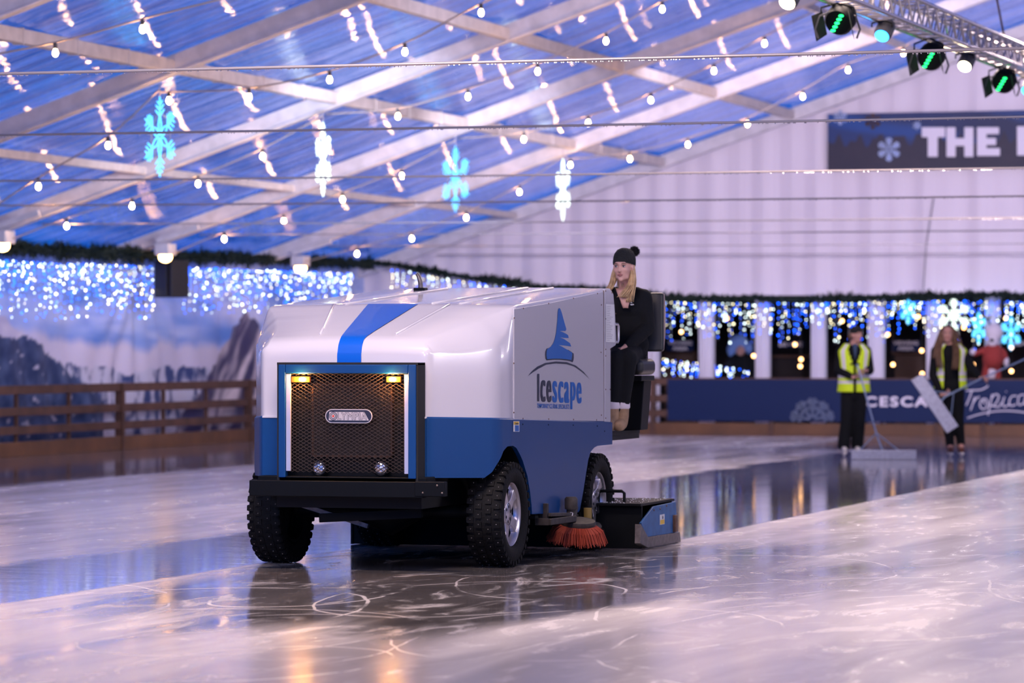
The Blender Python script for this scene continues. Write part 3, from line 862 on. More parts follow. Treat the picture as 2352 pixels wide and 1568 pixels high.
for i, (x0, x1, y0, y1, mt, lab) in enumerate([(1532,1600,806,832,'board','brown wooden counter under the left VIEWING AREA sign'),(2060,2125,808,866,'board','brown wooden counter under the right VIEWING AREA sign'),
      (1780,1850,815,866,'darkwall','dark bar counter under the BAR + CAFE sign')]):
    p0 = on_y(x0, y1, GAB+4); p1 = on_y(x1, y0, GAB+4)
    t = thing('counter', lab, 'counter', (0,0,0), 0, 'counters in the viewing area')
    MB().box((p0.x, GAB+3.8, 0), (p1.x, GAB+4.3, p1.z-.05)).build('front', M[mt], t, bevel=.01)
    MB().box((p0.x-.05, GAB+3.7, p1.z-.05), (p1.x+.05, GAB+4.4, p1.z)).build('counter_top', M['wood'], t, bevel=.01)
    for q in range(3): MB().box((p0.x+.05, GAB+3.78, .3+q*.28), (p1.x-.05, GAB+3.8, .34+q*.28)).build('slat', M['kick'], t)
lamps = [(1565,762),(1669,731),(1731,817),(1826,791),(1840,825),(1838,841),(1934,737),(2039,768),(2051,837),(2117,805),(2109,727),(2214,752),(2235,837),(2235,847),(2323,798),(2323,852),(2118,858),(2310,730)]
lt = ['above the left VIEWING AREA sign','high behind the second column gap','beside the blue hooded person','over the BAR + CAFE sign','upper of two below the BAR + CAFE sign','lower of two below the BAR + CAFE sign',
 'above left of the standing attendant head','right of the fifth white column','low between the attendants','left of the long-haired attendant shoulder','high left of the sixth column','above right of the long-haired attendant head',
 'upper of two beside the long-haired attendant elbow','lower of two beside the long-haired attendant elbow','upper one right of the reindeer figure','lower one right of the reindeer figure','just above the raised squeegee','above right of the reindeer figure antlers']
pl = MB().ball((0,0,0), .035, 10, 7); plo = pl.build('bulb', M['pendant'], smooth=180); plm = plo.data; D.objects.remove(plo)
for (x, y), s_ in zip(lamps, lt):
    c = on_y(x, y, GAB+2.6)
    t = thing('pendant_bulb', 'small warm bulb, '+s_, 'lamp', c, 0, 'warm bulbs in the viewing area')
    ob = D.objects.new('bulb', plm); COL.objects.link(ob); ob.parent = t
    MB().tube([(0,0,.04), (0,0,2.65-c.z)], .005, 4).build('cord', M['cable_dark'], t)

# ================================================================== SPEAKER + EAVE FLOODS + TRUSS
p = on_x(396, 640, EAVE+.95)
t = thing('loudspeaker', 'black loudspeaker box hanging under the garland on the left wall', 'loudspeaker', p, -.55)
MB().prism([(-.17,-.20),(.17,-.20),(.24,.18),(-.24,.18)], -.29, .29, lambda x, y, h: (x, -y, h)).build('cabinet', M['speaker'], t, bevel=.015)
MB().lathe([(.0,0),(.09,.0),(.13,.02)], 'y', (0,-.19,-.1), 24).build('cone', M['dark'], t, smooth=40)
MB().box((-.14,-.215,-.26),(.14,-.205,.26)).build('speaker_grille', M['speaker'], t)
MB().tube([(0,0,.28),(0,.1,.34),(0,.12,.42)], .02, 6).build('bracket', M['black'], t)
for i, (x, y, where) in enumerate([(6,543,'at the left edge of the photo'),(380,571,'above the loudspeaker'),(690,598,'at the far end of the left wall')]):
    p = on_x(x, y, EAVE+1.25)
    t = thing('flood_lamp', 'warm flood lamp clamped under the eave, '+where, 'flood lamp', p, 0, 'flood lamps along the left eave')
    MB().box((-.12,-.16,-.10),(.12,.16,.08)).build('housing', M['beam'], t, bevel=.02)
    MB().ball((.02,-.05,-.13),(.10,.10,.08), 14, 8).build('lens', M['eave_lamp'], t, smooth=180)
    MB().bar((-.15,0,.12),(.55,0,.32),.06,.09).build('arm', M['beam'], t, bevel=.01)
# truss along the ridge
TL = -6.66
tz = lambda a: 4.56 + (a-30.8)*.012
tr_ = thing('lighting_truss', 'long silver aluminium box truss hanging under the ridge, carrying the stage lamps', 'truss', (0,0,0))
A0, A1 = 24.0, 48.0; S_ = .25
for dx, dz in ((0,0),(S_,0),(0,S_),(S_,S_)):
    MB().tube([(TL+dx, A0, tz(A0)+dz), (TL+dx, A1, tz(A1)+dz)], .024, 8).build('chord', M['truss'], tr_, smooth=60)
for nm, ax in (('left_lacing',0),('right_lacing',1),('top_lacing',2),('bottom_lacing',3)):
    mb = MB(); a = A0; i = 0
    while a < A1-.24:
        z0, z1 = tz(a), tz(a+.24); s1 = i % 2
        if ax < 2: p = (TL+S_*ax, a, z0+S_*s1); q = (TL+S_*ax, a+.24, z1+S_*(1-s1))
        else: zz = S_ if ax == 2 else 0; p = (TL+S_*s1, a, z0+zz); q = (TL+S_*(1-s1), a+.24, z1+zz)
        mb.tube([p, q], .010, 5); a += .24; i += 1
    mb.build(nm, M['truss'], tr_)
for a in (28, 33.9, 39.8, 45.5):
    MB().tube([(TL+.12, a, tz(a)+S_), (RID+.05, a, ROOF(RID)-.2)], .012, 5).build('hanging_chain', M['rust'], tr_)
def truss_a(px):   # where the lower chord passes this pixel column
    kx = (px-CX)/F
    return (TL*CP + kx*TL*SP)/(kx*CP - SP)
def par_can(px, py, green, label):
    a = truss_a(px); p = Vector((TL+.05, a, 0)); Yc = -p.x*SP + a*CP; p.z = CZ + (HY-py)*Yc/F
    t = thing('stage_lamp', label, 'stage lamp', p, PHI, 'stage lamps on the truss')
    R = Euler((math.radians(-62), 0, math.radians(-28))).to_matrix() if green else Euler((math.radians(-42), math.radians(28), 0)).to_matrix()
    s_ = .135 if green else .085
    b_ = MB()
    b_.lathe([(.0,.0),(s_*.85,.0),(s_,.03),(s_,.14),(s_*.75,.22),(s_*.35,.27),(0,.275)], 'z', (0,0,0), 20, M=R)
    b_.build('can', M['black'] if green else M['cable_dark'], t, smooth=40)
    # barn-door flaps open in a V
    if green:
        for sg in (-1, 1):
            q = [R @ Vector(v) for v in ((sg*s_*.9,-s_*.8,-.0),(sg*s_*.9,s_*.8,0),(sg*s_*1.35,s_*.9,-.12),(sg*s_*1.35,-s_*.9,-.12))]
            MB().add(q + [v+Vector((0,0,.006)) for v in q], [(0,1,2,3),(7,6,5,4),(0,4,5,1),(1,5,6,2),(2,6,7,3),(3,7,4,0)]).build('barn_door', M['dark'], t)
        mb = MB()
        for i in range(5): mb.ball(R @ Vector((-(i-2)*.026, (i-2)*.034, -.012)), (.024,.024,.014), 8, 5)
        mb.build('led_row', M['par_green'], t)
        for sg in (-1, 1): MB().tube([(sg*.05,0,.1),(sg*.16,0,.06),(sg*.2,0,-.06),(sg*.17,0,-.14)], .010, 5).build('cable', M['cable_dark'], t)
    else:
        MB().lathe([(0,-.006),(s_*.8,-.006)], 'z', (0,0,0), 18, M=R).build('lens', M['par_blue'] if green is False else M['flood_warm'], t)
    top = CZ + 0
    zt = tz(a) - p.z
    MB().tube([(-s_-.01,0,.08), (-s_-.01,0,zt*.6+.03), (0,0,max(zt,.15)), (s_+.01,0,zt*.6+.03), (s_+.01,0,.08)], .010, 5).build('yoke', M['black'], t)
par_can(1911, 52, True, 'black stage lamp with green LEDs, leftmost on the truss')
par_can(2014, 82, False, 'small stage lamp shining bright blue, between two green ones')
par_can(2122, 137, True, 'black stage lamp with green LEDs, in the middle of the truss, above a bulb')
par_can(2205, 152, None, 'small stage lamp shining warm white, right of the middle green one')
par_can(2291, 192, True, 'black stage lamp with green LEDs, rightmost on the truss, above the gable banner')
par_can(2350, 208, False, 'small stage lamp shining blue at the right edge of the photo')
par_can(1795, 6, None, 'stage lamp shining warm white at the top edge of the photo')

# ================================================================== REINDEER FIGURE + HOODED PERSON
def remesh(o, v, smooth_it=4, fac=.5):
    r = o.modifiers.new('r', 'REMESH'); r.mode = 'VOXEL'; r.voxel_size = v; r.use_smooth_shade = True
    if smooth_it:
        s_ = o.modifiers.new('s', 'SMOOTH'); s_.factor = fac; s_.iterations = smooth_it
    return o
SC = 131.5
c = on_y(2282, 860, GAB-.9); c.z = 0
t = thing('reindeer_figure', 'stuffed white-headed reindeer figure in red standing behind the end fence', 'figure', c, PHI)
Q = lambda px, py, d=0: ((px-2282)/132, d, CZ+(HY-py)/132)
b_ = MB(); b_.ball(Q(2283,764), (.16,.14,.16), 14, 10); b_.ball(Q(2279,785,-.06), (.10,.10,.10)); remesh(b_.build('head', M['figure_white'], t), .02)
MB().ball(Q(2275,781,-.17), (.035,.03,.03)).build('nose', M['black'], t, smooth=180)
b_ = MB()
for two in (([(2276,750),(2270,735),(2262,730)],[(2270,736),(2274,726)]),([(2290,748),(2297,736),(2306,728)],[(2297,737),(2292,728)])):
    b_ = MB()
    for pts in two: b_.chain([Q(*p_) for p_ in pts], .016)
    b_.build('antler', M['black'], t, smooth=180)
b_ = MB(); b_.chain([Q(2281,805), Q(2281,825)], [.15,.19]); b_.chain([Q(2270,800), Q(2255,806), Q(2240,812)], [.06,.05,.05]); b_.chain([Q(2290,800), Q(2305,808), Q(2309,820)], [.06,.05,.05])
b_.chain([Q(2268,838), Q(2262,864), Q(2262,985)], [.07,.06,.07]); b_.chain([Q(2290,838), Q(2292,864), Q(2292,985)], [.07,.06,.07]); remesh(b_.build('red_suit', M['figure_red'], t), .02)
b_ = MB(); b_.ball(Q(2235,808), .06); b_.ball(Q(2311,830), (.05,.05,.09)); b_.build('mitten', M['figure_white'], t, smooth=180)
MB().ball(Q(2278,852,-.02), (.08,.06,.14)).build('belly', M['figure_white'], t, smooth=180)
c = on_y(1697, 862, GAB+1.4); c.z = .45
t = MB(); Q = lambda px, py, d=0: ((px-1697)/128, d, CZ+(HY-py)/128-.45)
t.chain([Q(1700,830), Q(1702,870), Q(1702,905)], [.20,.26,.28]); t.ball(Q(1698,795), (.11,.12,.14)); t.chain([Q(1678,830),Q(1666,848),Q(1675,856)], [.09,.07,.05]); t.chain([Q(1722,830),Q(1736,850),Q(1725,858)], [.09,.07,.05])
pr = t.build('person', M['cloth_black'], smooth=None, loc=c); remesh(pr, .02); pr.rotation_euler.z = PHI
tag(pr, 'seated person in dark clothes and a pale blue hood behind the fence', 'person')
h_ = MB(); h_.ball(Q(1697,792,.03), (.20,.18,.20)); h_.ball(Q(1680,803), (.09,.12,.14)); h_.ball(Q(1722,800), (.07,.10,.12)); remesh(h_.build('hood', M['hood_blue'], pr), .02)
h_ = MB(); h_.ball(Q(1700,806,-.12), (.085,.10,.10)); h_.build('face', M['skin2'], pr, smooth=180)

# ================================================================== ICE RESURFACER
C0 = Vector((-8.183, 23.46, 0))
mach = thing('ice_resurfacer', 'white and blue ice resurfacing machine driving on the ice, with studded tyres and mesh grille', 'ice resurfacer', C0)
def MV(px, py, v): return on_y(px, py, C0.y+v) - C0       # point on a plane across the machine
def MU(px, py, u): return on_x(px, py, C0.x+u) - C0       # point on a plane along the machine
UR, UL = .92, -.90
VF, VB = -.75, 2.52
def interp(tab, x):
    if x <= tab[0][0]: return tab[0][1]
    for (x0, y0), (x1, y1) in zip(tab, tab[1:]):
        if x <= x1: return y0+(y1-y0)*(x-x0)/(x1-x0)
    return tab[-1][1]
ZL = lambda v: 1.032 - (v+.75)*.0285
wR = [(-.75,.535),(-.744,.556),(-.725,.576),(-.70,.592),(-.30,.862),(-.22,.895),(-.06,.92),(2.52,.92)]
wL = [(-.75,-.600),(-.744,-.620),(-.725,-.640),(-.70,-.655),(-.30,-.845),(-.22,-.875),(-.06,-.90),(2.52,-.90)]
zT = [(-.75,1.455),(-.745,1.48),(-.73,1.512),(-.70,1.545),(-.66,1.567),(-.55,1.603),(.06,1.785),(.10,1.795),(.16,1.803),(2.52,1.953)]
rC = [(-.75,.03),(-.70,.07),(-.5,.14),(-.30,.165),(-.15,.15),(-.04,.09),(.04,.035),(.1,.014),(2.52,.012)]
def hood_section(v, off=0):
    r = interp(rC, v); zt = interp(zT, v); a, b_ = interp(wR, v)+off, interp(wL, v)-off; zl = ZL(v)
    cr = .012
    pts = [(a, zl), (a, zl+(zt-r-zl)*.5)]
    n = 6
    def cr2(i):
        t = PI/2*i/n; k_ = i/n; m_ = .55 if r > .05 else 0
        return (math.cos(t)*(1-m_)+(1-k_)*m_, math.sin(t)*(1-m_)+k_*m_)
    for i in range(n+1):
        c_, s_ = cr2(i); pts.append((a-r+r*c_, zt-r*1.15+r*1.15*s_))
    for q in (.75,.5,.25): pts.append((b_+r+(a-b_-2*r)*q, zt+cr*math.sin(PI*q)))
    for i in range(n+1):
        c_, s_ = cr2(n-i); pts.append((b_+r-r*c_, zt-r*1.15+r*1.15*s_))
    pts += [(b_, zl+(zt-r-zl)*.5), (b_, zl)]
    return pts
vs_list = [-.75,-.747,-.744,-.735,-.725,-.71,-.70,-.68,-.66,-.62,-.55,-.45,-.35,-.30,-.26,-.22,-.18,-.12,-.08,-.04,0,.04,.06,.08,.10,.13,.16,.4,1.0,1.7,2.52]
def hood_z(u, v):
    a, b_ = interp(wR, v), interp(wL, v); r = interp(rC, v)
    q = (u-b_-r)/(a-b_-2*r); return interp(zT, v) + .012*math.sin(PI*max(0, min(1, q)))
mb = MB(); vs = []; fs = []
for v in vs_list: vs += [(u, v, z) for u, z in hood_section(v)]
n = len(hood_section(0))
for i in range(len(vs_list)-1):
    for j in range(n-1): fs.append((i*n+j, i*n+j+1, (i+1)*n+j+1, (i+1)*n+j))
fs.append(tuple(range(n))[::-1]); fs.append(tuple((len(vs_list)-1)*n+j for j in range(n)))
fs = [f[::-1] for f in fs]
mb.add(vs, fs); mb.build('hood', M['white_paint'], mach, smooth=38)
# stripe laid on the slope
mb = MB(); vs = []; fs = []; sv = [v for v in vs_list if v <= .10]
svs = [(-.752,1.36),(-.752,1.40),(-.752,1.455)]
rows = [(-.757, z) for z in (1.36, 1.42, 1.455)] + [(v-.004 if v < -.7 else v, None) for v in sv]
for v, z in rows:
    t = (max(v, -.75)+.75)/.85; t2 = max(0, (t-.06)/.94)
    a, b_ = -.082 - .080*t2, .090 + .118*t2
    for q in range(5):
        u = a+(b_-a)*q/4; vs.append((u, v, (hood_z(u, v)+.005) if z is None else z))
for i in range(len(rows)-1):
    for q in range(4): fs.append((i*5+q, i*5+q+1, i*5+6+q, i*5+5+q))
mb.add(vs, fs); tag(mb.build('stripe', M['stripe'], mach, smooth=60), 'bright blue stripe down the hood')
# pressed ribs on slope and top
for u0, u1 in ((.285,.44),(-.26,-.42)):
    P = [Vector((u0+(u1-u0)*(v+.6)/.7, v, hood_z(u0, v)+.002)) for v in (-.6,-.45,-.25,-.05,.09)]
    MB().tube(P, .010, 6).build('rib', M['white_paint'], mach, smooth=180)
for u0 in (.30, .50, -.34):
    P = [Vector((u0, v, hood_z(u0, v)+.002)) for v in (.13,.8,1.6,2.4)]
    MB().tube(P, .011, 6).build('lid_seam', M['white_paint'], mach, smooth=180)
# white seam between side panel and rear, front face below the slope: opening covered by the grille box
# lower body ----------------------------------------------------------------------
zb_tab = [(-.75,.632),(-.36,.622),(-.31,.655),(-.25,.72),(-.18,.80),(-.12,.830),(-.02,.832),(.06,.815),(.14,.77),(.207,.725),(.322,.612),(.396,.475),(.42,.40),(.43,.342),
          (1.60,.305),(1.637,.32),(1.72,.44),(1.80,.58),(1.86,.68),(1.92,.735),(2.02,.765),(2.11,.776),(2.52,.776)]
vlist = sorted(set([-.75,-.744,-.735,-.725,-.70,-.68,-.5,-.30,-.22,-.06] + [a for a, _ in zb_tab] + [-.12+.02*i for i in range(30)] + [1.6+.025*i for i in range(24)]))
off = .014
mb = MB()
for tab, sg in ((wR, 1), (wL, -1)):
    vs = []; fs = []
    for v in vlist:
        w = interp(tab, v)+sg*off; lo = interp(zb_tab, v); hi = ZL(v)
        for t in (0, .5, .94): vs.append((w, v, lo+(hi-lo)*t))
        vs.append((w, v, hi+.0)); vs.append((w-sg*off*1.2, v, hi+.012))
        # inner skin
        vs.append((w-sg*.03, v, hi-.02)); vs.append((w-sg*.03, v, lo))
    for i in range(len(vlist)-1):
        for j in range(7):
            q = (i*7+j, i*7+(j+1)%7, (i+1)*7+(j+1)%7, (i+1)*7+j)
            fs.append(q if sg > 0 else q[::-1])
    fs.append(tuple(range(7))); fs.append(tuple((len(vlist)-1)*7+j for j in range(7))[::-1])
    mb.add(vs, fs)
a, b_ = wL[0][1]-.0, wR[0][1]+.0
mb.box((a-.02, VF-.014, .632), (b_+.02, VF+.02, ZL(VF)))
mb.box((UL-.01, VB-.02, .776), (UR+.01, VB+.012, ZL(VB)))
mb.build('lower_body', M['blue_paint'], mach, smooth=30)
# white front face either side (rear edge lip)
mb = MB()
for x0, x1 in ((a-.02, b_+.02),): mb.box((x0, VF-.02, ZL(VF)-.004), (x1, VF+.01, ZL(VF)+.010))
mb.build('lip', M['white_paint'], mach, bevel=.003)
# undercarriage --------------------------------------------------------------------
mb = MB()
mb.box((-.54, -.70, .42), (.50, 2.45, 1.0)); mb.box((-.86, .0, .86), (.88, 2.48, .93)); mb.box((-.50,-.70,.86),(.46,.0,.93)); mb.box((-.86,2.40,.78),(.88,2.48,.93))
mb.box((-.56,.62,.30),(.9,1.5,.6)); mb.box((-.88,.62,.34),(.56,1.5,.6))
mb.build('chassis', M['dark'], mach)
for v in (0, 2.19):
    MB().tube([(-.66, v, .37), (-.25, v, .37), (.05, v, .33), (.25, v, .37), (.70, v, .37)], [.05,.055,.13,.055,.05], 12).build('axle', M['black'], mach, smooth=50)
MB().bar((-.52,-.35,.43), (-.02,-.3,.28), .05, .03).build('steering_arm', M['steel'], mach)
MB().bar((-.3,-.5,.34), (.42,-.45,.38), .05, .06).build('tie_rod', M['black'], mach)
# bumper
mb = MB(); p0 = MV(577, 1093, -.92); p1 = MV(1026, 1137, -.92)
mb.box((p0.x, -.96, .505), (.60, -.88, .612)); mb.box((.54, -.965, .515), (p1.x, -.90, .615))
mb.box((-.60,-.90,.52),(.60,-.70,.64))
bmp = mb.build('bumper', M['black'], mach, bevel=.006)
for q in ((.70,.59),(.735,.54),(.60,.54)): MB().ball((q[0], -.968, q[1]), .008, 8, 5).build('bolt', M['steel'], bmp, smooth=180)
# grille box ---------------------------------------------------------------------
GV = -.92
L0, R0 = MV(639, 900, GV).x, MV(955, 900, GV).x; T0, B0 = 1.392, .63
I0, I1 = MV(655, 900, GV).x, MV(937, 900, GV).x; IT = 1.332
mb = MB()
mb.box((L0, GV, B0), (I0, GV+.06, T0)); mb.box((I1, GV, B0), (R0, GV+.06, T0)); mb.box((I0, GV, IT), (I1, GV+.06, T0))
gf = mb.build('grille_frame', M['blue_paint'], mach, bevel=.006)
mb = MB(); e = .012
mb.box((R0-.006, GV+.012, B0-.02), (R0+e, VF-.01, T0+.008)); mb.box((L0-e, GV+.012, B0-.02), (L0+.006, VF-.01, T0+.008)); mb.box((L0-e, GV+.008, T0-.002), (R0+e, VF-.01, T0+.014))
mb.box((L0, VF-.03, B0), (R0, VF-.016, T0)); mb.box((L0,GV+.02,B0-.03),(R0,VF-.02,B0))
mb.build('grille_shroud', M['dark'], mach)
# radiator
mb = MB(); r0 = MV(720, 885, GV+.08); r1 = MV(897, 1046, GV+.08)
mb.box((r0.x, GV+.095, r1.z), (r1.x, GV+.12, r0.z))
rad = mb.build('radiator', M['core'], mach)
mb = MB()
for i in range(46):
    x = r0.x+.012+(r1.x-r0.x-.024)*i/45; mb.box((x-.0018, GV+.088, r1.z+.01), (x+.0018, GV+.096, r0.z-.01))
mb.build('radiator_fins', M['core'], rad)
mb = MB()
for (a0, b0_, a1, b1_) in ((r0.x-.012, r1.z, r0.x, r0.z), (r1.x, r1.z, r1.x+.012, r0.z), (r0.x, r1.z-.014, r1.x, r1.z), (r0.x, r0.z, r1.x, r0.z+.014)):
    mb.box((a0, GV+.08, b0_), (a1, GV+.12, b1_))
mb.build('radiator_frame', M['rust'], rad)
# expanded metal mesh
mx0, mx1 = MV(666, 900, GV).x, MV(927, 900, GV).x; mz1, mz0 = IT-.002, MV(800, 1083, GV).z
mb = MB(); nc, nr = 19, 54; dx = (mx1-mx0)/nc; dz = (mz1-mz0)/nr
for r_ in range(nr+1):
    for c_ in range(nc*2):
        s0 = (r_+c_) % 2
        z = mz0 + r_*dz
        x0 = mx0+c_*dx/2; x1 = x0+dx/2
        za = z + (dz*.5 if s0 else -dz*.5); zb_ = z + (-dz*.5 if s0 else dz*.5)
        za = min(max(za, mz0-.006), mz1); zb_ = min(max(zb_, mz0-.006), mz1)
        if abs(za-zb_) < 1e-5: continue
        w = .0021
        vsx = [(x0, GV+.030, za-w), (x1, GV+.030, zb_-w), (x1, GV+.027, zb_+w), (x0, GV+.027, za+w), (x0, GV+.036, za-w), (x1, GV+.036, zb_-w), (x1, GV+.036, zb_+w), (x0, GV+.036, za+w)]
        mb.add(vsx, [(0,1,2,3),(7,6,5,4),(3,2,6,7),(1,0,4,5)])
mb.build('grille_mesh', M['mesh'], mach)
mb = MB(); mb.box((I0+.001, GV+.012, mz0), (mx0, GV+.030, IT-.003)); mb.build('chrome_strip', M['chrome'], mach, bevel=.003)
mb = MB(); mb.box((mx1, GV+.012, mz0-.012), (I1-.001, GV+.030, IT-.003)); mb.build('chrome_strip', M['chrome'], mach, bevel=.003)
# amber strobe lamps
for x0, x1, xl in ((670, 713, 694), (888, 922, 901)):
    p = MV(x0, 864, GV+.02); q = MV(x1, 878, GV+.02)
    la = MB(); la.box((p.x, GV+.010, q.z), (q.x, GV+.028, p.z)); lo = la.build('strobe_lamp', M['amber_lens'], mach, bevel=.004)
    c = MV(xl, 871, GV+.01); MB().ball((c.x, GV-.006, c.z), (.017,.014,.012), 12, 8).build('lit_bulb', M['amber'], lo, smooth=180)
# headlamps
for x in (733, 875):
    c = MV(x, 1074, GV+.05)
    hl = MB(); hl.lathe([(.050,.05),(.058,.02),(.058,.0),(.052,-.006),(.050,0)], 'y', (c.x, GV+.045, c.z), 28)
    ho = hl.build('headlamp', M['black'], mach, smooth=40)
    MB().lathe([(.0,-.016),(.03,-.012),(.051,.0),(.051,.01)], 'y', (c.x, GV+.045, c.z), 28).build('lens', M['glass'], ho, smooth=180)
# nameplate
np_ = MB(); c0 = MV(747, 939, GV+.01); c1 = MV(855, 972, GV+.01); w_ = c1.x-c0.x; h_ = c0.z-c1.z; r_ = h_/2
def stad(w, h, cx, cz, y0, y1, mt, nm, par):
    r = h/2; P = []
    for i in range(13): t = PI/2-PI*i/12; P.append((cx+w/2-r+r*math.cos(t), cz+r*math.sin(t)))
    for i in range(13): t = -PI/2-PI*i/12; P.append((cx-w/2+r+r*math.cos(t), cz+r*math.sin(t)))
    return MB().prism(P, y0, y1, lambda x, z, y: (x, y, z)).build(nm, mt, par)
pcx, pcz = (c0.x+c1.x)/2, (c0.z+c1.z)/2
pla = stad(w_, h_, pcx, pcz, GV+.018, GV+.010, M['plate'], 'nameplate', mach)
stad(w_*.965, h_*.88, pcx, pcz, GV+.0095, GV+.0090, M['ink'], 'badge_border', pla)
MB().prism([(-.455,-.30),(-.44,.30),(.36,.30),(.465,-.30)], 0, -.0005, lambda x, z, y: (pcx+x*w_*.93, GV+.0085+y, pcz+z*h_*1.0)).build('badge_field', M['plate'], pla)
vs_, fs_ = text_polys('LYMPIA', .0, 1.12); xs_ = [v.x for v in vs_]; ys_ = [v.y for v in vs_]
def badge(v, dx, dz, y): return (pcx+(-.235+(v.x-min(xs_))/(max(xs_)-min(xs_))*.62)*w_+dx, y, pcz+(-.25+(v.y-min(ys_))/(max(ys_)-min(ys_))*.5)*h_+dz)
bb = MB()
for i in range(8): bb.add([badge(v, .0026*math.cos(i*PI/4), .0026*math.sin(i*PI/4), GV+.0078-.00005*i) for v in vs_], fs_)
bb.build('lettering', M['ink'], pla)
MB().add([badge(v, 0, 0, GV+.0070) for v in vs_], fs_).build('lettering_inline', M['plate'], pla)
for r0_, mt, yy in ((.30,'ink',.0076),(.25,'plate',.0072),(.20,'ink',.0068),(.15,'plate',.0064),(.085,'red',.0060)):
    MB().prism([(math.cos(t*PI/10)*r0_*h_, math.sin(t*PI/10)*r0_*h_) for t in range(20)], 0, -.0003, lambda x, z, y: (pcx-.325*w_+x, GV+yy+y, pcz+z)).build('badge_ring', M[mt], pla)
# side panel -----------------------------------------------------------------------
US = UR + .007
sp = [MU(x, y, US) for x, y in ((1181,709),(1260,696),(1386,669),(1387,967),(1181,964))]
mb = MB(); n = 5; vs = [(UR-.004, p.y, p.z) for p in sp] + [(US, p.y, p.z) for p in sp]
mb.add(vs, [tuple(range(n)), tuple(range(n, 2*n))[::-1]] + [(i, n+i, n+(i+1)%n, (i+1)%n) for i in range(n)])
panel = mb.build('side_panel', M['white_paint'], mach, bevel=.004)
rp = [MU(x, y, US) for x, y in ((1389.5,664),(1404,666),(1409,675),(1413,720),(1416,785),(1414,793),(1401.5,801),(1401.5,969),(1389.5,968))]
mb = MB(); n = len(rp); vs = [(UR-.012, p.y, p.z) for p in rp] + [(US, p.y, p.z) for p in rp]
mb.add(vs, [tuple(range(n)), tuple(range(n, 2*n))[::-1]] + [(i, n+i, n+(i+1)%n, (i+1)%n) for i in range(n)])
rear = mb.build('rear_strip', M['white_paint'], mach, bevel=.004)
sk_ = MU(1388, 800, US)
MB().box((UR-.002, sk_.y-.005, MU(1388,968,US).z), (UR+.003, sk_.y+.005, MU(1388,667,US).z)).build('seam', M['rust'], mach)
for x, y in ((1181,730),(1180,834),(1180,947),(1202,708),(1260,697),(1317,685),(1372,674),(1381,700),(1380,809),(1381,953),(1201,961),(1260,962),(1317,963),(1370,964)):
    p = MU(x, y, US); MB().lathe([(0,.005),(.004,.005),(.0065,.0)], 'x', (US-.001, p.y, p.z), 8).build('bolt', M['rust'], panel)
for x, y in ((1391,668),(1405,672),(1391,732),(1391,802),(1402,802),(1391,817),(1401,894),(1391,894),(1414,720),(1391,960)):
    p = MU(x, y, US); MB().lathe([(0,.005),(.004,.005),(.0065,.0)], 'x', (US-.001, p.y, p.z), 8).build('bolt', M['rust'], rear)
for x, y in ((1201,974),(1260,975),(1317,976),(1372,978),(1389,990),(1096,850)):
    p = MU(x, y, UR+.016); MB().lathe([(0,.005),(.004,.005),(.0065,.0)], 'x', (UR+.013, p.y, p.z), 8).build('bolt', M['black'], mach) if x > 1100 else None
# logo from the panel
def LP(x, y, o=.003): p = MU(1180+x/5.6, 700+y/5.6, US+o); return (US+o, p.y, p.z)
def decal(pts, o, mt, nm, par=panel, cm=0):
    P = catmull([tuple(map(float, q)) for q in pts]+[tuple(map(float, pts[0]))], cm)[:-1] if cm else pts
    vs = [LP(x, y, o) for x, y in P]
    me = D.meshes.new(nm); me.from_pydata(vs, [], [tuple(range(len(vs)))]); me.materials.append(mt)
    import bmesh
    bm = bmesh.new(); bm.from_mesh(me); bmesh.ops.triangulate(bm, faces=bm.faces[:]); bm.to_mesh(me); bm.free()
    ob = D.objects.new(nm, me); COL.objects.link(ob); ob.parent = par; return ob
decal([(424,560),(470,555),(560,640),(700,575),(745,606),(772,626),(773,680),(768,715),(757,738),(735,728),(690,717),(600,706),(500,706),(424,714),(408,690),(404,640),(407,600)], .0018, M['ink'], 'logo_outline')
decal([(586,42),(594,44),(604,62),(622,110),(650,220),(680,318),(668,322),(672,334),(640,334),(590,336),(650,358),(697,386),(709,426),(650,424),(590,416),(650,440),(722,490),(742,536),(680,526),(576,513),(640,548),(752,614),(752,650),(742,708),(690,700),(600,690),(500,690),(430,697),(421,650),(424,600),(430,570),(452,556),(480,536),(510,490),(532,430),(548,350),(556,270),(564,180),(568,90),(574,55)], .0028, M['logo_blue'], 'boot_logo')
decal([(183,914),(236,850),(300,795),(400,748),(540,727),(680,735),(800,780),(900,860),(988,970),(930,905),(860,848),(780,792),(680,762),(540,753),(420,768),(320,820),(240,872)], .0020, M['ink'], 'arc_logo')
def side_word(txt, x0, y0, x1, y1, mt, bold=.05, sl=0.0, sp_=1.0):
    if len(txt) == 1:      # heavy condensed letter: stacked strokes
        vs, fs = text_polys(txt, .004); xs = [v.x for v in vs]; ys = [v.y for v in vs]; b = MB(); w = 8
        for i, dx in enumerate((-1, -.5, 0, .5, 1)):
            b.add([LP(x0+w+(v.x-min(xs))/(max(xs)-min(xs))*(x1-x0-2*w)+dx*w, y1+(v.y-min(ys))/(max(ys)-min(ys))*(y0-y1), .0018+.0003*i) for v in vs], fs)
        return b.build('lettering', mt, panel)
    return lettering('lettering', txt, lambda x, y: LP(x, -y + sl*(x-x0), .002), (x0, -y1, x1, -y0), mt, panel, bold=bold, spacing=sp_)
decal([(302,886),(330,886),(330,1240),(302,1240)], .002, M['ink'], 'lettering')
